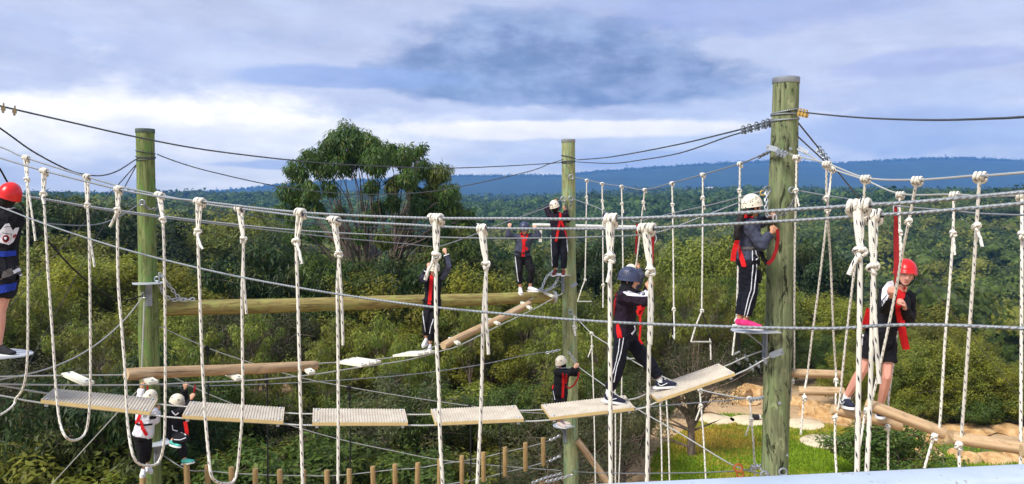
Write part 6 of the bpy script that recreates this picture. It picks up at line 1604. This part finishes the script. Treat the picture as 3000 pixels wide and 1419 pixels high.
# ---- climber in navy helmet striding over the planks
def strider():
    g = Fig('climber in navy helmet, glasses and black tracksuit striding across the plank bridge', 9.0, dict(head=(1845, 822, 0), neck=(1835, 850, 0), pelvis=(1829, 972, 0), shR=(1828, 872, -.17), shL=(1842, 868, .17),
        elR=(1889, 884, -.27), wrR=(1901, 850, -.22), haR=(1905, 832, -.20), elL=(1892, 872, .12), wrL=(1901, 842, .02), haL=(1904, 824, -.02),
        hipR=(1823, 985, -.09), hipL=(1838, 985, .09), knR=(1813, 1066, -.10), anR=(1783, 1152, -.08), toeR=(1829, 1181, -.08), knL=(1892, 1054, .10), anL=(1934, 1112, .10), toeL=(1980, 1130, .10)), face=(1, -.28, -.12), up=(.06, 0, 1), voxel=.0095)
    g.body(S_TAN, curlR=(0, 1, 0), curlL=(0, -1, 0), glasses=True)
    g.jacket(C_PURPLE, g=.030); g.trousers(C_DKBLUE, .93, g=.024); g.shoes(SHOE['navy'], swoosh=True, sock=C_SOCK); g.hair(wrap=True, mat=C_BLACK, name='head_scarf')
    g.helmet('navy', tilt=(.05, -.05, 1), holes=[(1824, 800), (1828, 797), (1826, 803), (1831, 800), (1834, 797), (1838, 800), (1832, 804), (1848, 792), (1852, 790), (1850, 796), (1855, 794), (1812, 806), (1815, 810), (1845, 796)])
    g.patch([(1824, 856), (1842, 852), (1862, 860), (1884, 862), (1898, 846), (1900, 868), (1880, 869), (1856, 868), (1838, 866)], C_WHITE, 'white_sleeve_panel')
    g.strap([(1805, 944), (1822, 950), (1850, 956)], .05, C_BLACK, 'waist_belt'); g.strap([(1810, 950), (1813, 970), (1816, 990)], .055, C_RED); g.strap([(1806, 862), (1802, 890), (1800, 925)], .03, C_REDK, 'rear_strap')
    g.strap([(1816, 992), (1812, 1030), (1803, 1070), (1796, 1095)], .0075, C_STRIPE, 'trouser_piping'); g.strap([(1827, 990), (1820, 1030), (1808, 1075), (1798, 1120)], .0075, C_STRIPE, 'trouser_piping'); g.strap([(1858, 956), (1860, 966), (1850, 980)], .02, C_STRIPE, 'pocket_piping')
    g.strap([(1888, 890), (1874, 925), (1868, 912), (1882, 905)], .04, C_RED, 'harness_strap', loose=8.72); g.strap([(1875, 925), (1876, 960), (1873, 995), (1882, 1008)], .022, C_RED, 'harness_tail', loose=8.7); g.strap([(1880, 900), (1868, 905)], .05, C_RED, 'harness_knot', loose=8.7)
    g.strap([(1913, 690), (1911, 730), (1910, 760), (1904, 820)], .035, C_REDK, 'lanyard', loose=9.1)
    mb = MB(); c = at(1917, 692, 9.15); mb.tube([c + Vector((math.sin(a) * .024, 0, math.cos(a) * .05 - .03)) for a in np.linspace(0, 6.283, 15)], .006, 6, cap=False); mb.build('carabiner', M_STEEL_L, g.o)
strider()
# ---- climber with ponytail at the weathered pole
def poleclimber():
    g = Fig('climber in cream helmet with long dark ponytail and pink shoes at the weathered pole', 9.15, dict(head=(2206, 608, 0), neck=(2195, 638, 0), pelvis=(2190, 757, 0), shR=(2190, 662, -.15), shL=(2207, 655, .17),
        elR=(2231, 720, -.22), wrR=(2259, 684, -.20), haR=(2275, 664, -.19), elL=(2237, 650, .22), wrL=(2255, 633, .08), haL=(2270, 628, .02),
        hipR=(2190, 775, -.09), hipL=(2192, 775, .10), knR=(2200, 850, -.09), anR=(2183, 936, -.09), toeR=(2220, 962, -.12), knL=(2184, 853, .10), anL=(2167, 934, .08), toeL=(2205, 962, .06)), face=(1, .30, -.02), up=(.1, 0, 1), voxel=.0095)
    g.body(S_TAN, curlR=(.3, 1, .3), curlL=(0, -1, .3)); g.jacket(C_GREY, g=.030, hem=-.02); g.trousers(C_DKBLUE, .93, g=.028, loose=1.05); g.shoes(SHOE['pink'])
    pt = lambda x, y, d: at(x, y, d)
    g.hair([(pt(2196, 615, 9.1), .055), (pt(2172, 632, 9.0), .05), (pt(2163, 660, 8.98), .052), (pt(2160, 690, 8.98), .045), (pt(2158, 712, 9.0), .018)])
    HL = [(2040 + x / 5.536, 420 + y / 5.536) for x, y in ((725, 950), (730, 980), (770, 980), (785, 952), (805, 978), (850, 937), (883, 923), (875, 955), (908, 940), (915, 908), (962, 873), (985, 885), (965, 903), (755, 1035), (800, 1042), (912, 1010), (1003, 958))]
    g.helmet('white', tilt=(-.12, 0, 1), holes=HL)
    g.strap([(2160, 705), (2150, 738), (2147, 765)], .055, C_RED, 'harness_strap'); g.strap([(2166, 722), (2172, 752), (2181, 782)], .055, C_RED); g.strap([(2160, 725), (2180, 728), (2210, 728)], .03, C_GREYH, 'waist_belt'); g.strap([(2180, 633), (2192, 637), (2206, 640)], .04, C_RED, 'collar', lift=.012)
    g.strap([(2206, 776), (2203, 810), (2200, 850), (2190, 885), (2181, 925)], .008, C_STRIPE, 'trouser_piping'); g.strap([(2216, 774), (2213, 815), (2209, 855), (2197, 890), (2187, 930)], .008, C_STRIPE, 'trouser_piping'); g.strap([(2204, 734), (2204, 764)], .0075, C_STRIPE, 'trouser_piping'); g.strap([(2213, 734), (2215, 746), (2221, 755), (2214, 762)], .010, C_STRIPE, 'pocket_piping')
    g.strap([(2229, 735), (2236, 760), (2249, 772)], .05, C_BLACK, 'harness_loop', loose=9.0); g.strap([(2248, 774), (2262, 762), (2273, 735), (2279, 700), (2277, 672)], .04, C_REDK, 'lanyard', loose=8.95)
    g.strap([(2222, 790), (2226, 815), (2221, 830)], .05, C_BLACK, 'chalk_bag', loose=9.05)
    mb = MB(); c = at(2270, 640, 9.0); mb.tube([c + Vector((math.sin(a) * .02, 0, math.cos(a) * .045)) for a in np.linspace(0, 6.283, 15)], .007, 6, cap=False); mb.build('carabiner', M_STEEL_L, g.o)
poleclimber()
# ---- man in red helmet at the left edge
def leftman():
    g = Fig('person in red helmet, black tee and blue shorts seen from behind on a platform', 7.5, dict(head=(25, 580, 0), neck=(13, 612, 0), pelvis=(1, 775, 0), shL=(-49, 632, .02), shR=(45, 632, .02), elR=(51, 668, .26), wrR=(13, 640, .48), haR=(-7, 625, .55), elL=(-77, 700, .12), wrL=(-57, 650, .38), haL=(-47, 630, .45),
        hipL=(-27, 800, 0), hipR=(25, 800, 0), knL=(-52, 910, .05), knR=(1, 905, .0), anL=(-57, 1010, .02), anR=(-4, 1012, .0), toeL=(-32, 1038, .05), toeR=(29, 1040, -.03)), face=(-.45, 1, 0), scale=.97, voxel=.0095)
    g.body(S_PINK, leg=1.08); g.jacket(C_BLACK, .55, name='tee_shirt', g=.026, hem=-.25); g.trousers(cloth('dark_shorts', (.012, .013, .02)), .33, name='shorts', g=.018, loose=1.05); g.shoes(SHOE['black']); g.hair(); g.helmet('red', strap=False)
    S = lambda x, y: (x / 7.61, 600 + y / 7.61)
    g.patch([S(-60, 640), S(40, 530), S(120, 430), S(200, 415), S(235, 480), S(290, 590), S(260, 660), S(200, 900), S(0, 850), S(-80, 800)], C_WHITE, 'shirt_print')
    g.patch([S(300, 560), S(345, 520), S(428, 508), S(400, 600), S(360, 700), S(300, 830), S(200, 900), S(250, 740), S(270, 650)], C_WHITE, 'shirt_print')
    M_MAR = cloth('print_red', (.30, .01, .02), .1)
    g.patch([S(50, 620), S(150, 640), S(265, 655), S(265, 668), S(150, 654), S(50, 632)], C_BLACK, 'print_line', lift=.009)
    g.patch([S(90, 500), S(160, 482), S(240, 490), S(240, 502), S(160, 494), S(90, 512)], C_BLACK, 'print_line', lift=.009)
    g.patch([S(*p) for p in ring_px(130, 758, 84)], M_MAR, 'print_emblem', lift=.009); g.patch([S(*p) for p in ring_px(128, 758, 56)], C_BLACK, 'print_emblem_centre', lift=.011)
    g.patch([S(85, 740), S(110, 715), S(150, 725), S(160, 745), S(140, 775), S(115, 800), S(105, 770)], C_WHITE, 'print_bird', lift=.013)
    for a in ((285, 690, 350, 655), (290, 715, 352, 682), (290, 735, 310, 720), (322, 718, 338, 700)): g.strap([S(a[0], a[1]), S(a[2], a[3])], .006, M_MAR, 'print_text', lift=.010)
    g.strap([S(165, 84), S(335, 84)], .008, C_STRIPE, 'collar_print', lift=.008)
    M_SHORT = cloth('dark_shorts', (.012, .013, .02))
    g.strap([(-40, 742), (10, 745), (44, 742)], .05, C_BLUE, 'waist_belt', lift=.01); g.strap([(-30, 790), (10, 800), (52, 805)], .10, M_SHORT, 'harness_seat', lift=.016); g.strap([(-10, 812), (24, 800), (52, 790)], .07, C_GREYH, 'harness_strap', lift=.022); g.strap([(0, 775), (48, 770)], .13, M_SHORT, 'harness_seat', lift=.014); g.strap([(-40, 842), (-5, 850), (44, 838)], .075, C_BLUE, 'blue_hem', lift=.010); g.strap([(36, 800), (50, 790), (54, 812)], .03, C_STRIPE, 'harness_buckle', lift=.03)
leftman()
# ---- climber with raised arm between the logs
def hanger():
    g = Fig('climber with one arm raised to a cable standing on white slats in white shoes', 14.65, dict(head=(1272, 792, -.02), neck=(1270, 812, 0), pelvis=(1266, 893, 0), shR=(1250, 818, 0), shL=(1292, 816, 0), elL=(1316, 779, -.05), wrL=(1306, 742, -.02), haL=(1299, 720, 0), elR=(1234, 818, -.22), wrR=(1254, 786, -.26), haR=(1262, 768, -.26),
        hipR=(1256, 902, 0), hipL=(1278, 902, 0), knR=(1247, 944, -.08), knL=(1270, 950, -.08), anR=(1249, 991, .0), anL=(1259, 1008, .0), toeR=(1241, 1014, -.14), toeL=(1257, 1030, -.14)), face=(-.1, -1, -.1), voxel=.014, scale=.97)
    g.body(S_LIGHT, curlL=(0, 1, 0)); g.jacket(C_BLACK, g=.03); g.trousers(C_BLACK, .90); g.shoes(SHOE['white']); g.hair(); g.helmet('white')
    for pts in ([(1292, 818), (1304, 805), (1314, 788), (1316, 778), (1313, 764), (1309, 752)], [(1250, 820), (1240, 822), (1236, 816), (1242, 804)]): g.strap(pts, .088, C_GREY, 'grey_sleeve', lift=.012)
    g.strap([(1302, 750), (1314, 745)], .018, C_STRIPE, 'cuff_stripe', lift=.014); g.strap([(1240, 792), (1248, 796)], .018, C_STRIPE, 'cuff_stripe', lift=.014)
    g.strap([(1266, 800), (1263, 830), (1261, 860), (1258, 892)], .065, C_RED); g.strap([(1236, 880), (1262, 885), (1294, 880)], .03, C_BLACK, 'waist_belt'); g.strap([(1238, 912), (1243, 950), (1246, 972)], .012, C_STRIPE, 'trouser_piping'); g.strap([(1270, 935), (1262, 960), (1259, 978)], .012, C_STRIPE, 'trouser_piping'); g.strap([(1266, 790), (1265, 803)], .03, C_REDK, 'lanyard')
hanger()
# ---- climber walking the green log
def logwalker():
    g = Fig('climber in navy cap helmet facing the photographer on the green log with both hands raised', 16.2, dict(head=(1536, 672, -.04), neck=(1536, 690, 0), pelvis=(1531, 746, 0), shR=(1512, 695, 0), shL=(1560, 694, 0), elR=(1489, 690, -.10), wrR=(1492, 668, -.08), haR=(1496, 654, -.06), elL=(1578, 692, -.10), wrL=(1570, 672, -.08), haL=(1565, 658, -.05),
        hipR=(1522, 755, 0), hipL=(1542, 755, 0), knR=(1521, 794, -.10), knL=(1558, 792, -.10), anR=(1524, 842, -.02), anL=(1553, 840, .0), toeR=(1527, 862, -.20), toeL=(1578, 853, -.12)), face=(0, -1, -.15), voxel=.015)
    g.body(S_LIGHT); g.jacket(C_GREY, g=.028); g.trousers(C_BLACK, .88, g=.024); g.shoes(SHOE['white']); g.hair(); g.helmet('navy')
    g.strap([(1526, 684), (1533, 700), (1535, 720), (1532, 752)], .065, C_RED); g.strap([(1546, 686), (1539, 705)], .05, C_RED); g.strap([(1538, 725), (1546, 732)], .05, C_RED); g.strap([(1509, 738), (1530, 742), (1552, 738)], .05, C_BLACK, 'waist_belt'); g.strap([(1510, 752), (1513, 780), (1516, 805), (1519, 826)], .014, C_STRIPE, 'trouser_piping')
logwalker()
# ---- climber at the pale pole, back turned
def backturned():
    g = Fig('climber in white helmet seen from behind on the upper platform of the pale pole', 16.75, dict(head=(1626, 608, .0), neck=(1632, 625, 0), pelvis=(1638, 692, 0), shL=(1612, 632, .02), shR=(1656, 632, .02), elL=(1602, 612, .06), wrL=(1622, 592, .12), haL=(1636, 588, .16), elR=(1664, 646, .16), wrR=(1656, 616, .26), haR=(1654, 602, .28),
        hipL=(1628, 702, 0), hipR=(1650, 702, 0), knL=(1627, 747, -.02), knR=(1653, 747, -.02), anL=(1627, 790, .02), anR=(1652, 792, .02), toeL=(1622, 806, -.10), toeR=(1650, 806, -.10)), face=(.25, 1, .1), up=(-.2, 0, 1), voxel=.015)
    g.body(S_TAN); g.jacket(C_PURPLE, g=.028); g.trousers(C_DKBLUE, .93, g=.026); g.shoes(SHOE['dred']); g.hair(); g.helmet('white', tilt=(-.30, -.15, 1))
    g.strap([(1641, 624), (1642, 645)], .05, C_RED); g.strap([(1641, 645), (1635, 675), (1629, 708)], .05, C_RED); g.strap([(1643, 645), (1654, 675), (1662, 700)], .05, C_RED); g.strap([(1614, 690), (1616, 735), (1618, 780)], .012, C_STRIPE, 'trouser_piping'); g.strap([(1660, 700), (1663, 740)], .012, C_STRIPE, 'trouser_piping')
backturned()
# ---- climber on the lower platform of the pale pole
def lower():
    g = Fig('climber in white helmet gripping a cable on the lower platform of the pale pole', 16.55, dict(head=(1643, 1064, -.05), neck=(1648, 1083, 0), pelvis=(1640, 1146, 0), shR=(1630, 1092, -.06), shL=(1664, 1090, .04), elR=(1664, 1094, -.32), wrR=(1682, 1078, -.24), haR=(1690, 1072, -.20), elL=(1686, 1096, -.12), wrL=(1690, 1078, -.06), haL=(1692, 1066, -.04),
        hipR=(1632, 1155, 0), hipL=(1650, 1155, 0), knR=(1632, 1195, -.05), knL=(1649, 1193, -.05), anR=(1638, 1236, 0), anL=(1648, 1231, .06), toeR=(1655, 1253, -.12), toeL=(1669, 1245, -.04)), face=(-.9, -.55, -.1), voxel=.015)
    g.body(S_LIGHT); g.jacket(C_BLACK, g=.03); g.trousers(C_BLACK, .92, g=.024); g.shoes(SHOE['cream']); g.hair(wrap=True, mat=C_BLACK, name='head_scarf'); g.helmet('white')
    g.strap([(1650, 1096), (1650, 1130), (1648, 1166)], .055, C_RED); g.strap([(1660, 1098), (1657, 1125)], .04, C_RED); g.strap([(1622, 1128), (1619, 1140)], .05, C_RED, 'hip_strap'); g.strap([(1628, 1075), (1640, 1079), (1672, 1077)], .012, C_STRIPE, 'sleeve_piping'); g.strap([(1621, 1145), (1626, 1172)], .012, C_STRIPE, 'trouser_piping')
    g.strap([(1658, 1132), (1668, 1138), (1682, 1128), (1692, 1110), (1697, 1090)], .035, C_REDK, 'lanyard', loose=16.3)
lower()
# ---- climber behind the strider on the trapeze
def hidden():
    g = Fig('climber with white helmet and raised arm half hidden behind the navy helmet climber', 13.66, dict(head=(1848, 800, 0), neck=(1846, 822, 0), pelvis=(1832, 915, 0), shR=(1832, 832, 0), shL=(1868, 836, 0), elL=(1880, 808, -.08), wrL=(1871, 784, -.05), haL=(1866, 768, 0), elR=(1828, 870, -.1), wrR=(1840, 900, -.2), haR=(1845, 912, -.2), hipR=(1824, 925, 0), hipL=(1840, 925, 0), knR=(1818, 975, -.1), knL=(1830, 975, -.1), anR=(1818, 1026, 0), anL=(1826, 1028, 0), toeR=(1814, 1046, -.15), toeL=(1828, 1046, -.15)), face=(.2, -1, 0), voxel=.015, scale=.97)
    g.body(S_TAN); g.jacket(C_GREY, g=.026); g.trousers(C_BLACK, .9); g.shoes(SHOE['white']); g.hair(); g.helmet('white')
    g.strap([(1867, 655), (1865, 690), (1863, 745)], .035, C_REDK, 'lanyard', loose=13.6)
hidden()
# ---- two climbers at the foot of the mossy pole
def whiteshirt():
    g = Fig('climber in white shirt and white helmet seen from behind against the mossy pole', 12.65, dict(head=(440, 1168, 0), neck=(434, 1190, 0), pelvis=(419, 1272, 0), shL=(410, 1200, 0), shR=(452, 1206, 0), elL=(411, 1166, .06), wrL=(415, 1138, .1), haL=(418, 1122, .12), elR=(458, 1232, .06), wrR=(462, 1205, .22), haR=(463, 1195, .25), hipL=(408, 1282, 0), hipR=(430, 1282, 0), knL=(414, 1328, -.02), knR=(430, 1325, .1), anL=(420, 1372, .02), anR=(430, 1356, .2), toeL=(417, 1394, -.10), toeR=(436, 1376, .15)), face=(.35, 1, .1), voxel=.013, scale=.95)
    g.body(S_TAN); g.jacket(C_WHITE, g=.030, name='shirt', hem=.0); g.trousers(C_BLACK, .92); g.shoes(SHOE['white']); g.hair(); g.helmet('white')
    g.strap([(413, 1210), (404, 1232), (398, 1240)], .05, C_RED); g.strap([(412, 1232), (418, 1255), (430, 1276)], .05, C_RED); g.strap([(400, 1243), (420, 1246), (446, 1243)], .03, C_BLACK, 'waist_belt'); g.strap([(438, 1225), (458, 1222)], .055, C_BLACK, 'sleeve_band'); g.strap([(432, 1130), (434, 1150)], .03, C_REDK, 'lanyard', loose=12.7)
whiteshirt()
def teal():
    g = Fig('climber in black hooded tracksuit and teal shoes reaching for a cable beside the mossy pole', 12.95, dict(head=(520, 1180, -.02), neck=(514, 1204, 0), pelvis=(517, 1270, 0), shR=(504, 1216, -.10), shL=(524, 1212, .12), elL=(540, 1168, .10), wrL=(542, 1138, .06), haL=(545, 1122, .03), elR=(548, 1196, -.12), wrR=(560, 1170, -.08), haR=(566, 1156, -.06), hipR=(513, 1280, -.08), hipL=(522, 1280, .08), knR=(543, 1286, -.30), anR=(505, 1289, -.22), toeR=(517, 1306, -.26), knL=(532, 1313, .04), anL=(541, 1344, .06), toeL=(566, 1354, .02)), face=(1, .15, .12), voxel=.013, scale=.95)
    g.body(S_LIGHT); g.jacket(C_BLACK, g=.032); g.trousers(C_BLACK, .92, g=.024); g.shoes(SHOE['teal']); g.hair(wrap=True, mat=C_BLACK, name='hood'); g.helmet('white')
    g.strap([(504, 1205), (514, 1216), (524, 1210)], .016, C_STRIPE, 'hood_piping'); g.strap([(505, 1246), (507, 1260), (520, 1264)], .012, C_STRIPE, 'jacket_piping'); g.strap([(525, 1266), (536, 1270), (545, 1276)], .012, C_STRIPE, 'trouser_piping'); g.strap([(510, 1288), (528, 1289), (544, 1283)], .012, C_STRIPE, 'trouser_piping')
    g.strap([(543, 1236), (547, 1262), (549, 1292)], .06, C_RED, 'harness_tail', loose=12.75); g.strap([(572, 1128), (569, 1150)], .03, C_REDK, 'lanyard', loose=12.9)
teal()
